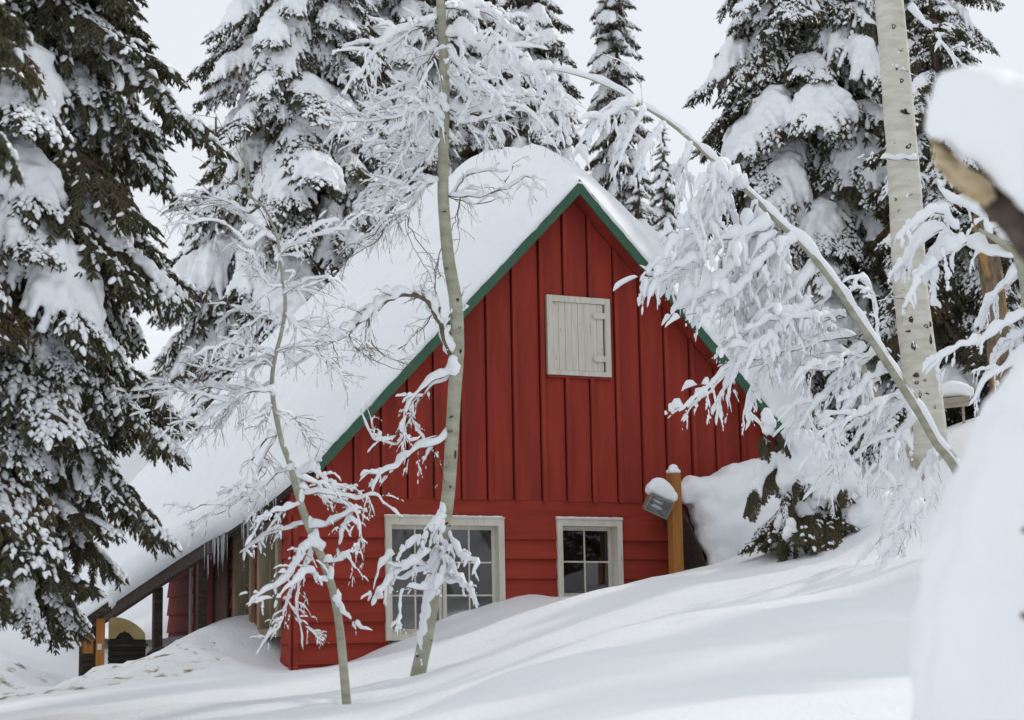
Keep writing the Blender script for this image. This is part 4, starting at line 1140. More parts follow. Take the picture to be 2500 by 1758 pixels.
for q in [(1100, 668, 8, 7), (1118, 735, 7, 9), (1122, 800, 7, 14), (1125, 860, 6, 10), (1102, 1020, 10, 5, .4), (1100, 1055, 12, 6), (1115, 1085, 5, 16), (1112, 1110, 5, 22), (1098, 1130, 8, 6), (1100, 1190, 6, 8), (1090, 1280, 12, 6, .5), (1086, 520, 9, 3), (1078, 585, 8, 3), (1020, 1602, 8, 5), (1088, 330, 6, 4), (1080, 420, 7, 3)]:
    knot(A1, T1, TR1, D1, *q)

# --- thin aspen on the left
rg = np.random.default_rng(52)
D2 = 13.5
foot = at(847, 1730, D2)
A2 = thing('aspen_tree', 'thin crooked aspen sapling in front of the cabin corner with many snowy twigs', 'tree', foot, 0, 'aspens in front of the cabin')
tp = [(850, 1760), (846, 1715), (838, 1620), (828, 1524), (815, 1450), (800, 1400), (765, 1310), (741, 1252), (720, 1180), (708, 1132), (690, 1085), (680, 1045), (668, 985), (664, 925), (672, 870), (690, 800), (697, 740), (690, 680), (674, 570), (640, 500), (607, 470), (598, 380), (600, 320)]
_, T2, TR2 = trunk(A2, tp, D2, [25, 23, 22, 21, 20, 20, 21, 19, 17, 15, 13.5, 12.5, 12, 11, 10, 10, 9, 8, 7, 6, 5, 4, 2.5], M_ASPEN, rg, 10)
BR = [
    ([(668, 950), (647, 947), (617, 945), (572, 953), (515, 947), (486, 953), (419, 945), (394, 935), (357, 932)], 5, .070, 8, .3, .5),
    ([(640, 948), (622, 950), (572, 979), (533, 1002), (498, 1024), (461, 1029), (409, 1039)], 4, .055, 9, .3, -.5),
    ([(419, 947), (387, 964), (325, 974), (290, 965)], 3, .045, 4, .2, .2),
    ([(424, 950), (404, 982), (362, 1004), (317, 1016)], 3, .05, 4, .2, -.2),
    ([(600, 950), (560, 1000), (520, 1040), (470, 1050)], 3, .03, 7, .3, .6),
    ([(675, 1062), (642, 1083), (619, 1118), (609, 1140), (592, 1190), (572, 1209), (530, 1232), (498, 1229), (470, 1245), (434, 1261)], 5, .055, 8, .25, -.5),
    ([(530, 1232), (515, 1260), (490, 1285), (470, 1305), (455, 1340)], 3, .035, 3, .15, -.2),
    ([(600, 1190), (630, 1180), (655, 1140), (660, 1120)], 3, .045, 4, .2, .3),
    ([(709, 1145), (670, 1160), (640, 1200), (620, 1240), (600, 1280)], 3, .04, 6, .22, .5),
    ([(708, 1140), (741, 1152), (770, 1150), (795, 1172), (820, 1190)], 5, .06, 6, .25, -.5),
    ([(712, 1158), (770, 1178), (810, 1190), (850, 1195), (870, 1190)], 4, .055, 7, .25, .4),
    ([(735, 1205), (800, 1205), (872, 1219), (899, 1212), (922, 1214), (943, 1232), (969, 1251), (985, 1261)], 4, .035, 8, .22, -.6),
    ([(725, 1190), (790, 1215), (850, 1235), (885, 1245)], 4, .05, 8, .25, .6),
    ([(735, 1230), (690, 1245), (650, 1262), (620, 1300), (600, 1330)], 4, .05, 6, .22, -.5),
    ([(745, 1280), (690, 1295), (650, 1310), (620, 1330), (585, 1350)], 4, .05, 7, .22, .5),
    ([(755, 1290), (800, 1280), (840, 1260), (870, 1250), (880, 1300), (865, 1350)], 4, .055, 6, .25, -.6),
    ([(850, 1262), (875, 1290), (885, 1330), (890, 1370), (882, 1390)], 3, .035, 3, .15, .2),
    ([(860, 1255), (835, 1300), (825, 1345), (812, 1390)], 3, .04, 4, .2, .4),
    ([(765, 1325), (735, 1350), (720, 1385), (690, 1420), (640, 1450), (610, 1475)], 4, .06, 7, .25, -.6),
    ([(765, 1335), (745, 1380), (720, 1420), (700, 1470), (690, 1500)], 4, .05, 8, .25, .5),
    ([(785, 1375), (820, 1370), (850, 1360), (870, 1390)], 3, .045, 3, .2, -.4),
    ([(800, 1420), (775, 1410), (750, 1398), (735, 1405), (690, 1450), (660, 1460), (625, 1472)], 4, .06, 6, .22, -.8),
    ([(815, 1455), (845, 1500), (870, 1525), (905, 1540)], 5, .055, 2, .12, -.5),
    ([(735, 1430), (720, 1480), (735, 1520), (760, 1540), (790, 1570)], 2, .03, 7, .18, -.3),
    ([(735, 1410), (725, 1470), (735, 1540), (740, 1590)], 2, .03, 6, .18, .3),
    ([(700, 1475), (680, 1530), (650, 1560), (625, 1600)], 2, .035, 5, .18, -.2),
    # upper crown
    ([(690, 700), (660, 690), (620, 650), (600, 615), (560, 580)], 3, .045, 6, .3, .4),
    ([(690, 720), (740, 690), (790, 680), (830, 700)], 3, .05, 6, .3, -.4),
    ([(674, 590), (640, 560), (610, 540), (570, 520), (540, 500), (490, 500), (400, 520)], 4, .06, 8, .35, .6),
    ([(672, 580), (640, 520), (610, 480), (560, 440), (500, 400), (470, 378)], 3, .015, 4, .3, -.3),
    ([(607, 520), (560, 505), (500, 485), (450, 500), (390, 530)], 3, .04, 6, .3, .4),
    ([(675, 640), (700, 610), (740, 590), (800, 570), (860, 560)], 3, .055, 7, .3, -.5),
    ([(690, 770), (640, 780), (600, 760), (560, 770), (520, 790)], 3, .05, 7, .3, .5),
    ([(695, 760), (730, 800), (780, 790), (830, 760)], 3, .05, 6, .3, .3),
    ([(672, 870), (620, 850), (570, 840), (520, 850), (470, 870)], 3, .055, 8, .3, -.5),
    ([(672, 860), (720, 850), (770, 860), (820, 900), (850, 950)], 3, .035, 8, .3, .5),
    ([(668, 900), (640, 890), (600, 895), (540, 905), (480, 900)], 3, .05, 7, .3, .3),
    ([(666, 990), (640, 1000), (615, 1015), (600, 1020)], 3, .04, 5, .2, -.3),
    ([(668, 1000), (700, 1010), (730, 1030), (760, 1080)], 2, .03, 6, .25, .3),
    ([(598, 400), (570, 350), (545, 310), (520, 270), (505, 235)], 2, .006, 3, .3, .2),
    ([(640, 430), (645, 340), (640, 280), (620, 230), (575, 165)], 2, .006, 3, .3, -.2),
    ([(645, 420), (640, 460), (648, 520)], 2, .02, 3, .2, -.2),
]
for (pts, r_, hs, nt_, tl_, dd) in BR:
    branch(A2, pxpath(pts, D2, D2 + dd), r_ * .5 / F * D2, 0.0018, hs * 1.1, rg, int(nt_ * 1.35), tl_, droop=0.8, cover=0.9 if hs > .02 else .3, twig_cover=0.72 if hs > .02 else .2)
    if pts[0][1] < 1110 and len(pts) > 3 and hs > .02:
        jx, jy = rg.normal(0, 20), rg.normal(10, 22)
        p2 = [pts[0]] + [(x + jx * min(1, k / 2), y + jy * min(1, k / 2) + rg.normal(0, 8)) for k, (x, y) in enumerate(pts[1:], 1)]
        branch(A2, pxpath(p2, D2, D2 - dd * rg.uniform(.4, 1.3)), r_ * .42 / F * D2, 0.0018, hs * .8, rg, int(nt_ * 1.5), tl_ * 1.1, droop=0.7, cover=.85, twig_cover=.55)
balls = []
for k in range(9, 22):
    if rg.uniform() < .6:
        p = T2[k] - foot
        r_ = TR2[k] * rg.uniform(.8, 1.2)
        balls.append((p + np.array([TR2[k] * .75, -TR2[k] * .3, 0]), (r_, r_, r_ * 2.4)))
for (x, y, r_) in [(770, 1325, .05), (785, 1330, .045), (760, 1310, .04), (708, 1140, .035), (668, 945, .035)]:
    balls.append((at(x, y, D2 - .03) - foot, (r_, r_, r_ * .8)))
blob('trunk_snow', balls, 0.012, M_SNOW, A2, 2, 0.02, 12)['kind'] = 'stuff'

# --- big white aspen on the right
rg = np.random.default_rng(53)
D3 = 19.3
foot = at(2266, 1060, D3)
A3 = thing('aspen_tree', 'thick pale-barked aspen trunk with dark knot scars at the right', 'tree', foot, 0, 'aspens in front of the cabin')
tp = [(2270, 1130), (2262, 1030), (2247, 900), (2230, 770), (2218, 640), (2212, 500), (2202, 360), (2190, 220), (2180, 100), (2170, 0), (2160, -120), (2150, -300)]
tro, T3, TR3 = trunk(A3, tp, D3, [98, 92, 88, 84, 82, 80, 76, 73, 71, 69, 66, 60], M_ASPENW, rg, 24, lump=0.012)
for q in [(2175, 76, 11, 13), (2192, 131, 12, 13), (2194, 208, 10, 12), (2201, 285, 24, 9, -.3), (2203, 281, 9, 10), (2211, 367, 16, 12, .5), (2178, 355, 8, 9), (2215, 447, 8, 10), (2214, 482, 12, 13), (2182, 493, 7, 9), (2190, 520, 10, 5, .8), (2210, 634, 13, 11), (2206, 668, 9, 6), (2216, 787, 11, 17), (2253, 803, 16, 10, -.2), (2265, 797, 8, 14), (2210, 815, 14, 6), (2265, 835, 9, 24), (2222, 850, 12, 24, 0), (2267, 895, 9, 20), (2228, 922, 16, 12), (2230, 940, 12, 8), (2249, 935, 8, 7), (2246, 962, 26, 9, -.5), (2238, 970, 8, 15), (2253, 990, 7, 7), (2182, 180, 6, 5), (2272, 1000, 7, 10)]:
    knot(A3, T3, TR3, D3, *q)
balls = []
for (x, y, r_) in [(2190, 160, .022), (2180, 158, .018), (2205, 166, .018), (2193, 128, .016), (2216, 475, .02), (2214, 480, .018), (2236, 845, .03), (2241, 855, .022), (2230, 835, .018), (2246, 878, .012), (2231, 928, .018), (2230, 941, .014), (2248, 803, .014), (2165, 110, .012)]:
    balls.append((at(x, y, D3 - TR3[20] * 1.0) - foot, (r_, r_ * .6, r_)))
blob('trunk_snow', balls, 0.009, M_SNOW, A3, 1, 0.012, 15)['kind'] = 'stuff'
for (pts, r_, hs, nt_, tl_, dd) in [
    ([(2195, 165), (2215, 175), (2245, 192)], 3, .02, 1, .1, -.4),
    ([(2215, 20), (2260, 60), (2300, 105), (2330, 150), (2345, 190)], 5, .10, 5, .35, -.5),
    ([(2240, 390), (2205, 388), (2175, 390), (2140, 385), (2120, 395)], 4, .06, 4, .25, -.6),
    ([(2255, 725), (2210, 730), (2175, 728), (2140, 735)], 3, .02, 4, .25, -.5)]:
    branch(A3, pxpath(pts, D3 - .1, D3 + dd), r_ * .5 / F * D3, 0.002, hs, rg, nt_, tl_, droop=.6)

# --- bent aspen arching from the right bank over the gable
rg = np.random.default_rng(54)
D4 = 16.0
foot = at(2430, 1320, 15.5)
A4 = thing('aspen_tree', 'bowed aspen arching left over the right roof edge under a curtain of snowy twigs', 'tree', foot, 0, 'aspens in front of the cabin')
tp = [(2440, 1345), (2390, 1250), (2330, 1130), (2290, 1080), (2250, 1010), (2200, 932), (2150, 855), (2105, 790), (2060, 722), (2000, 640), (1945, 580), (1900, 540), (1850, 488), (1790, 434), (1755, 402), (1700, 352), (1640, 302), (1570, 258), (1500, 218), (1440, 192), (1380, 176), (1335, 168)]
_, T4, TR4 = trunk(A4, tp, list(np.linspace(15.6, 16.4, len(tp))), [36, 34, 32, 30, 29, 28, 27, 25, 24, 22.5, 21, 19, 17, 17, 16, 14, 12, 10, 8, 6, 4, 2.5], M_ASPEN, rg, 10)
s_ = MB(); load(s_, T4[2:] - foot, TR4[2:], 0.13, rg, 0.95); load(s_, T4[3:] - foot, TR4[3:], 0.09, rg, 1.0); s_.obj('trunk_snow', M_SNOW, A4, True)['kind'] = 'stuff'
BR = [
    ([(1885, 551), (1825, 574), (1760, 588), (1723, 625), (1639, 658), (1570, 690)], 4, .085, 12, .5, -.5),
    ([(1899, 570), (1853, 602), (1816, 649), (1790, 720), (1770, 780)], 3, .09, 12, .5, .4),
    ([(1950, 585), (1880, 620), (1820, 690), (1760, 740), (1700, 770)], 4, .10, 13, .55, -.6),
    ([(2064, 774), (2020, 779), (1978, 793), (1900, 800), (1840, 830)], 4, .10, 12, .5, .5),
    ([(2090, 818), (2011, 834), (1964, 851), (1909, 858), (1853, 876), (1797, 885), (1779, 895), (1732, 946), (1700, 969), (1656, 1008)], 5, .06, 12, .45, -.6),
    ([(2113, 844), (2057, 872), (1988, 885), (1941, 895), (1900, 930)], 4, .08, 12, .5, .5),
    ([(2201, 974), (2173, 974), (2127, 1002), (2057, 1034), (1992, 1071)], 4, .06, 10, .4, -.5),
    ([(2143, 850), (2141, 760), (2122, 700), (2095, 680), (2060, 690)], 3, .05, 5, .3, -.3),
    ([(1626, 300), (1603, 334), (1577, 375), (1563, 442)], 3, .075, 5, .3, -.3),
    ([(1574, 262), (1544, 316), (1503, 383), (1490, 430)], 3, .07, 6, .3, .4),
    ([(1555, 253), (1514, 267), (1470, 297), (1421, 349), (1400, 390)], 3, .075, 7, .35, -.4),
    ([(1566, 260), (1564, 215), (1544, 178), (1511, 149), (1455, 128)], 3, .015, 2, .25, .2),
    ([(1690, 345), (1670, 400), (1660, 450), (1655, 500)], 3, .09, 6, .35, .3),
    ([(1750, 400), (1730, 460), (1690, 520), (1660, 580), (1640, 640)], 4, .11, 11, .5, -.5),
    ([(1790, 434), (1760, 500), (1730, 560), (1690, 620), (1620, 680)], 4, .11, 12, .55, .5),
    ([(1820, 460), (1790, 430), (1760, 400), (1745, 430), (1740, 480)], 3, .11, 5, .3, -.4),
    ([(1850, 490), (1820, 560), (1790, 640), (1750, 690), (1690, 740)], 4, .11, 13, .55, -.4),
    ([(2000, 640), (1950, 700), (1900, 740), (1850, 760), (1790, 800)], 4, .11, 14, .55, .4),
    ([(2040, 695), (1990, 740), (1930, 780), (1880, 830), (1820, 860)], 4, .10, 13, .5, -.6),
    ([(2150, 855), (2090, 900), (2040, 940), (1990, 990), (1950, 1040)], 4, .08, 13, .5, .4),
    ([(2180, 900), (2120, 930), (2070, 990), (2030, 1060), (1990, 1120)], 4, .07, 12, .5, -.5),
    ([(2220, 965), (2180, 1010), (2130, 1070), (2080, 1130), (2040, 1180)], 4, .07, 12, .5, .4),
    ([(2250, 1010), (2200, 1060), (2160, 1120), (2130, 1190)], 4, .07, 10, .45, -.4),
    ([(2290, 1080), (2270, 1150), (2260, 1220), (2210, 1290), (2170, 1350)], 4, .10, 9, .4, -.9),
    ([(2300, 1090), (2240, 1170), (2190, 1250), (2160, 1320)], 4, .10, 10, .4, -.7),
    ([(1930, 565), (1900, 640), (1870, 700), (1840, 780), (1800, 830)], 4, .10, 12, .5, .6),
    ([(1800, 885), (1770, 940), (1755, 990), (1748, 1040)], 3, .06, 5, .25, .2),
    ([(1900, 860), (1850, 930), (1830, 990), (1820, 1050)], 3, .06, 7, .3, .3),
]
for (pts, r_, hs, nt_, tl_, dd) in BR:
    branch(A4, pxpath(pts, D4, D4 + dd), r_ * .55 / F * D4, 0.002, hs * 1.45, rg, nt_, tl_, droop=1.1, hang=0.2, cover=0.95, twig_cover=0.8, sub=1, tsf=(.55, .95))
    jx, jy = rg.normal(0, 22), rg.normal(12, 18)
    p2 = [pts[0]] + [(x + jx * min(1, k / 2), y + jy * min(1, k / 2) + rg.normal(0, 8)) for k, (x, y) in enumerate(pts[1:], 1)]
    if hs > .02:
        branch(A4, pxpath(p2, D4, D4 - dd * rg.uniform(.5, 1.2)), r_ * .45 / F * D4, 0.002, hs * 1.1, rg, nt_ - 2, tl_ * .9, droop=1.1, hang=0.2, cover=0.9, twig_cover=0.7, sub=2, tsf=(.5, .85))
# second, thinner stem
foot5 = at(2250, 1150, 16.8)
A5 = thing('aspen_tree', 'short bare olive aspen stem leaning below the bowed aspen', 'tree', foot5, 0, 'aspens in front of the cabin')
trunk(A5, [(2262, 1170), (2240, 1135), (2200, 1080), (2160, 1010), (2120, 930), (2105, 890), (2090, 860)], 16.8, [22, 20, 18, 17, 15, 14, 12], M_ASPEN, rg, 8)
# snowy aspen limbs hanging in front of the big white trunk
rg = np.random.default_rng(55)
D6 = 14.2
foot = at(2540, 1240, D6)
A6 = thing('aspen_tree', 'snow-plastered aspen limbs clawing across the big white trunk from the right edge', 'tree', foot, 0, 'aspens in front of the cabin')
trunk(A6, [(2545, 1260), (2530, 1000), (2515, 800), (2490, 640), (2440, 590), (2390, 560)], D6, [40, 36, 30, 24, 16, 9], M_ASPEN, rg, 10)
for (pts, r_, hs, nt_, tl_, dd) in [
    ([(2480, 630), (2430, 625), (2370, 600), (2320, 570), (2290, 540)], 5, .13, 5, .3, .3),
    ([(2360, 590), (2330, 610), (2300, 620), (2270, 650), (2260, 700)], 5, .15, 6, .25, .2),
    ([(2300, 560), (2260, 580), (2230, 610), (2200, 650), (2190, 690)], 4, .13, 6, .25, .3),
    ([(2290, 640), (2250, 670), (2230, 710), (2205, 755)], 4, .10, 4, .2, -.2),
    ([(2290, 650), (2280, 700), (2275, 740), (2285, 750)], 3, .08, 3, .15, .2),
    ([(2300, 600), (2310, 650), (2315, 700), (2312, 710)], 3, .08, 3, .15, -.2),
    ([(2340, 560), (2290, 520), (2260, 530), (2220, 560), (2190, 590)], 4, .12, 5, .25, -.3),
    ([(2420, 580), (2390, 520), (2350, 500), (2310, 480), (2290, 450)], 4, .12, 5, .25, .3),
    ([(2500, 660), (2450, 700), (2400, 760), (2380, 800)], 4, .10, 7, .3, .4),
    ([(2510, 760), (2460, 790), (2400, 830), (2340, 850), (2290, 880), (2260, 915)], 4, .09, 7, .3, -.3),
    ([(2515, 800), (2470, 840), (2430, 870), (2420, 920)], 4, .11, 7, .3, .3),
    ([(2520, 860), (2450, 900), (2400, 940), (2370, 990)], 4, .10, 7, .3, -.2)]:
    branch(A6, pxpath(pts, D6, D6 + dd), r_ * .5 / F * D6, 0.002, hs, rg, nt_, tl_, droop=1.2, hang=.3, cover=.96, twig_cover=.9)

# ------------------------------------------------------------------ small snow-laden juniper before the right end of the gable
rg = np.random.default_rng(71)
D7 = 18.6
foot = at(2005, 1380, D7)
J = thing('juniper_bush', 'small evergreen bush bowed under big rounded snow domes beside the right gable end', 'bush', foot)
b = MB(); b.tube(catmull([(0, 0, -.2), (.02, 0, .5), (-.03, .05, 1.1), (0, 0, 1.7)], 10), np.linspace(.04, .01, 10), 8); b.obj('trunk', M_BARK, J, True)
for k in range(64):
    h = rg.uniform(0.12, 1.55) if k < 34 else rg.uniform(0.25, 0.95)
    L_ = (0.80 - 0.28 * h) * rg.uniform(.7, 1.1) * (1.0 if k < 34 else 1.25)
    kk = rg.choice(4, p=[.45, .2, .2, .15]) if k < 34 else rg.choice([2, 3])
    br, sn = COARSE[kk][rg.integers(len(COARSE[kk]))]
    o = bpy.data.objects.new('branch', br); COL.objects.link(o); o.parent = J
    o.location = (0, 0, h); o.rotation_euler = (rg.normal(0, .2), R(rg.uniform(5, 40)), rg.uniform(0, 6.28)); o.scale = (L_, L_ * 1.1, L_)
    if sn:
        q = bpy.data.objects.new('branch_snow', sn); COL.objects.link(q); q.parent = o; q['kind'] = 'stuff'
for grp in ([(1960, 1090, .22), (1935, 1130, .20), (1920, 1170, .15), (1985, 1120, .24), (2010, 1150, .22), (1990, 1180, .2), (2030, 1190, .18), (2040, 1130, .2), (1955, 1190, .14), (2060, 1160, .2)],
            [(1935, 1215, .13), (1955, 1240, .14), (1975, 1250, .12), (1955, 1270, .10), (1940, 1190, .10)],
            [(2085, 1260, .18), (2110, 1250, .2), (2095, 1300, .14), (2130, 1270, .18), (2075, 1300, .12), (2150, 1240, .2)],
            [(1860, 1150, .10), (1855, 1175, .09), (1875, 1140, .10), (1890, 1125, .09), (1860, 1200, .06)],
            [(1880, 1030, .08), (1875, 1010, .07), (1870, 1050, .05)], [(1935, 1040, .10), (1955, 1030, .09), (1920, 1060, .06)],
            [(1925, 1300, .07), (1940, 1310, .08), (1945, 1335, .07), (1930, 1280, .05)], [(1910, 1265, .06), (1915, 1285, .06), (1900, 1280, .05)], [(2030, 1260, .07), (2035, 1280, .05)], [(1995, 1305, .08), (2005, 1320, .07)]):
    dj = D7 - rg.uniform(.15, .5)
    bl = []
    for (x, y, r_) in grp:
        r_ *= .86
        bl.append((at(x, y, dj) - foot, (r_, r_, r_ * 1.1)))
        bl.append((at(x, y, dj + .2) - foot, (r_ * .9, r_, r_ * .9)))
        for f_ in range(3):
            bl.append((at(x + rg.normal(0, 1) * r_ * 150, y + r_ * 130 + rg.uniform(0, 20), dj - .02) - foot, (r_ * .32, r_ * .32, r_ * .62)))
    blob('snow_dome', bl, 0.018, M_SNOW, J, 3, 0.10, 4.5, 2)
    xs_ = [g_[0] for g_ in grp]; ym = max(g_[1] + g_[2] * 180 for g_ in grp)
    for f_ in range(1 + int(0.8 * len(grp))):
        x = rg.uniform(min(xs_) - 15, max(xs_) + 15)
        near_ = min(grp, key=lambda g_: abs(g_[0] - x) - g_[2] * 60)
        y = near_[1] + near_[2] * rg.uniform(110, 200)
        kk = rg.choice([2, 3, 3])
        br, sn = COARSE[kk][rg.integers(len(COARSE[kk]))]
        o = bpy.data.objects.new('branch', br); COL.objects.link(o); o.parent = J
        o.location = at(x, y, dj - near_[2] * .3) - foot
        L_ = rg.uniform(.18, .30)
        o.rotation_euler = (rg.normal(0, .3), R(rg.uniform(35, 70)), rg.choice([rg.uniform(2.6, 5.2), rg.uniform(0, 6.28)])); o.scale = (L_, L_, L_)
        if sn and kk == 2:
            q = bpy.data.objects.new('branch_snow', sn); COL.objects.link(q); q.parent = o; q['kind'] = 'stuff'

# ------------------------------------------------------------------ timber shelter and dark cabinet in the hollow at the lower left
DK = 19.6
foot = at(243, 1690, DK); k_ = DK / F
fz = foot[2]
K = thing('timber_shelter', 'small timber shelter with sloping dark roof board and orange post at the lower left', 'shelter', foot, R(8))
def kx(x): return (x - 243) * k_
def kz(y): return (1690 - y) * k_
b = MB(); b.box(kx(233), kx(253), -0.04, 0.04, -0.25, kz(1512)); b.obj('post', M_POST, K)
b = MB(); b.box(kx(209), kx(222), -0.03, 0.04, -0.2, kz(1652)); b.obj('stub_post', M_POST, K)
b = MB(); b.box(kx(197), kx(226), 0.02, 0.045, kz(1596), kz(1547)); b.obj('panel', M_POST, K)
b = MB(); b.box(kx(190), kx(233), 0.30, 0.33, -0.2, kz(1530)); b.obj('back_panel', M_DARKWOOD, K)
b = MB(); b.box(kx(192), kx(199), 0.0, 0.06, -0.2, kz(1540)); b.obj('corner_post', M_DARKWOOD, K)
b = MB(); b.prism([(kx(160), kz(1562)), (kx(160), kz(1545)), (kx(262), kz(1472)), (kx(262), kz(1492))], -0.10, 0.45); b.obj('roof', M_DARKWOOD, K)
b = MB(); b.box(kx(237), kx(247), -0.046, -0.0405, kz(1588), kz(1573)); b.obj('plate', M_REFL, K)
bl = []
for t in np.linspace(0, 1, 12):
    x, y = 170 + 85 * t, 1540 - 62 * t
    for v in (0.0, .2, .38):
        bl.append(((kx(x), v, kz(y) + .08), (.1, .13, .12 + .03 * rg.uniform())))
blob('roof_snow', bl, 0.02, M_SNOW, K, 3, .02, 9)
foot = at(308, 1655, 20.4); k_ = 20.4 / F
K2 = thing('cabinet', 'black slatted cabinet with scalloped tan arched top beside the timber shelter', 'cabinet', foot, R(10))
def ex(x): return (x - 308) * k_
def ez(y): return (1655 - y) * k_
b = MB(); b.box(ex(265), ex(352), 0.02, 0.40, -0.25, ez(1575)); b.obj('body', M_BLACK, K2)
for i in range(6):
    b = MB(); b.box(ex(263), ex(354), 0.0, 0.018, ez(1640 - 13 * i), ez(1629 - 13 * i)); b.obj('slat', M_BLACK, K2)
b = MB(); b.box(ex(268), ex(360), -0.03, 0.018, ez(1580), ez(1573)); b.obj('ledge', M_DARKWOOD, K2)
arc = [(264, 1560), (264, 1516), (270, 1509), (285, 1508), (300, 1511), (315, 1517), (330, 1526), (343, 1537), (352, 1548), (353, 1563), (326, 1562), (313, 1546), (306, 1545), (303, 1540), (299, 1545), (291, 1546), (280, 1560)]
b = MB(); b.prism([(ex(x), ez(y)) for x, y in arc], -0.02, 0.012); b.obj('arched_top', M_TAN, K2)
b = MB(); b.prism([(ex(266), ez(1575)), (ex(266), ez(1520)), (ex(330), ez(1530)), (ex(350), ez(1555)), (ex(350), ez(1575))], 0.016, 0.36); b.obj('hood', M_BLACK, K2)
b = MB(); b.prism([(ex(356), ez(1576)), (ex(361), ez(1577)), (ex(366), ez(1604)), (ex(361), ez(1606))], -0.02, 0.1); b.obj('side_trim', M_CREAM, K2)
b = MB(); b.tube(catmull([at(352, 1622, 20.3), at(372, 1600, 20.35), at(392, 1590, 20.4), at(414, 1597, 20.4)], 8) , [.03, .05, .05, .06, .05, .055, .05, .02], 8, lumpy=.15)
tag(b.obj('dark_log', M_DARKWOOD, None, True), 'dark log half buried in snow right of the black cabinet', 'log')

# ------------------------------------------------------------------ bench under snow, broken snag
DBn = 20.0
foot = at(2325, 1010, DBn); k_ = DBn / F
Bn = thing('bench', 'pale plank bench capped with snow just right of the white aspen', 'bench', foot, R(-6))
for i, (z0, z1) in enumerate([(18, 28), (29.5, 40)]):
    b = MB(); b.prism([(-38 * k_, (z0 - 6) * k_), (40 * k_, z0 * k_), (44 * k_, (z1 + 2) * k_), (-38 * k_, (z1 - 4) * k_)], -0.02 - .01 * i, 0.02); b.obj('plank', M_PLANK, Bn)
b = MB(); b.box(-38 * k_, 44 * k_, 0.021, 0.34, 36 * k_, 40 * k_); b.obj('seat', M_PLANK, Bn)
for x in (-24, 28):
    b = MB(); b.box((x - 3) * k_, (x + 3) * k_, 0.03, 0.07, -0.4, 36 * k_); b.obj('leg', M_PLANK, Bn)
bl = [((x * k_, v, (48 + 14 * math.cos((x - 5) / 30)) * k_), (.08, .11, .07 + .03 * math.cos((x - 8) / 28))) for x in np.arange(-36, 42, 7) for v in (.03, .16, .28)]
blob('snow_cap', bl, 0.018, M_SNOW, Bn, 4, .02, 9)
DS = 21.0
foot = at(2438, 800, DS)
Sg = thing('snag', 'broken brown snag trunk with orange bark patches right of the white aspen', 'tree trunk', foot)
P_ = catmull([at(2450, 1000, DS) - foot, at(2436, 800, DS) - foot, at(2424, 700, DS) - foot, at(2408, 600, DS) - foot, at(2400, 528, DS) - foot], 24)
b = MB(); b.tube(P_, np.interp(np.linspace(0, 1, 24), [0, .5, 1], [.14, .125, .12]), 16, lumpy=.05); b.obj('trunk', M_SNAG, Sg, True)
for k in range(7):
    a = k * .9
    b = MB(); t0 = P_[-1] + np.array([math.cos(a) * .08, math.sin(a) * .08, -.05])
    b.tube([t0, t0 + np.array([0, 0, .07]), t0 + np.array([.01, 0, .08 + .09 * rg.uniform()])], [.04, .03, .004], 6); b.obj('splinter', M_SNAG, Sg)
blob('snow_patch', [(at(x, y, DS - .12) - foot, (.07, .05, .05)) for (x, y) in [(2440, 560), (2455, 550), (2450, 575), (2465, 570)]], .015, M_SNOW, Sg, 2, .03, 12)

# ------------------------------------------------------------------ near the camera, out of focus: split log under a snow cap, and a snow-buried sapling
DN = 4.2
foot = at(2760, 800, DN + .5)
NL = thing('split_log', 'blurred split log end under a thick snow cap at the upper right edge', 'log', foot)
ln = catmull([at(2424, 484, DN + .03), at(2476, 540, DN + .06), at(2600, 700, DN + .25), at(2900, 1100, DN + .8), at(3200, 1700, DN + 1.2)], 20) - foot
b = MB(); b.tube(ln, np.linspace(.036, .062, 20), 14, lumpy=.08); b.obj('bark', M_BARK, NL, True)
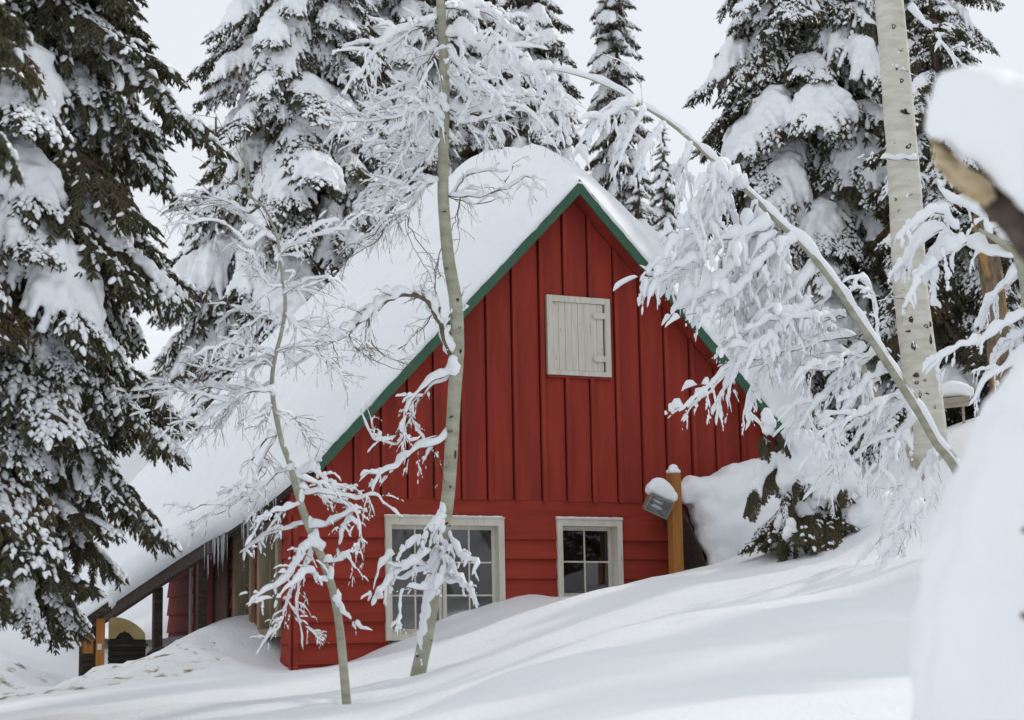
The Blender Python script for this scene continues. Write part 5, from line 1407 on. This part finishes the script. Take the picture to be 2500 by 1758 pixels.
# split, tapering face of pale wood
fp = [(2272, 345), (2284, 338), (2320, 372), (2372, 415), (2420, 444), (2432, 484), (2404, 506), (2356, 482), (2316, 446), (2282, 404)]
b = MB()
A_ = np.array([at(x, y, DN - .03 + .035 * (i % 2)) for i, (x, y) in enumerate(fp)]) - foot; B_ = np.array([at(x, y - 3, DN + .07) for x, y in fp]) - foot
n = len(fp); cA = A_.mean(0) + np.array([0, -.008, 0])
b.add(np.vstack([A_, B_, cA[None]]), [(i, (i + 1) % n, 2 * n) for i in range(n)] + [tuple(range(2 * n - 1, n - 1, -1))] + [((i + 1) % n, i, n + i, n + (i + 1) % n) for i in range(n)])
b.obj('split_face', M_CUT, NL, True)
bl = []
for (x, y, r_) in [(2310, 270, .045), (2300, 310, .035), (2335, 230, .055), (2370, 215, .055), (2400, 260, .09), (2350, 290, .055), (2390, 325, .068), (2430, 230, .06), (2450, 300, .1), (2450, 372, .062), (2500, 280, .09), (2500, 380, .09), (2560, 340, .1), (2560, 440, .09), (2620, 420, .1), (2640, 520, .09), (2470, 430, .035), (2500, 445, .03)]:
    for dv in (-.02, .05, .12):
        bl.append((at(x, y, DN + dv) - foot, (r_, r_, r_ * .95)))
blob('snow_cap', bl, 0.012, M_SNOW, NL, 6, .035, 8, 2)
DM = 4.4
fx = at(2640, 1758, DM)
foot = np.array([fx[0], fx[1], gz(fx[0], fx[1])])
NS = thing('snow_buried_sapling', 'blurred sapling wholly buried in hanging snow at the lower right edge', 'sapling', foot)
b = MB(); b.tube([np.zeros(3), np.array([.02, 0, .5]), np.array([0, .02, at(2600, 860, DM)[2] - foot[2]])], [.03, .02, .006], 8); b.obj('stem', M_BARK, NS, True)
bl = []
prof = [(870, 2500), (950, 2425), (1040, 2382), (1120, 2332), (1250, 2292), (1400, 2252), (1500, 2228), (1600, 2212), (1758, 2206), (1900, 2200), (2200, 2190)]
for y in np.arange(900, 2500, 45):
    xl = float(np.interp(y, [p[0] for p in prof], [p[1] for p in prof]))
    xr = 2640
    r_ = max((xr - xl) / F * DM, .06)
    for a in np.linspace(-.6, math.pi + .6, 9):
        rr = r_ * .42
        c = at(xr, y, DM) - foot
        bl.append((c + np.array([-math.sin(a) * (r_ - rr), -math.cos(a) * (r_ - rr) * .8, 0]), (rr, rr, rr * 1.1)))
    bl.append((at(xr, y, DM) - foot, (r_ * .75, r_ * .6, r_ * .5)))
blob('snow_load', bl, 0.018, M_SNOW, NS, 6, .10, 4.0, 2)
for (x, y) in [(2499, 1292), (2496, 1500)]:
    q = at(x, y, DM - .30) - foot
    b = MB(); b.tube([q, q + np.array([.02, -.03, -.02]), q + np.array([.05, -.04, -.05])], [.008, .006, .003], 6); b.obj('twig', M_TWIG, NS, True)
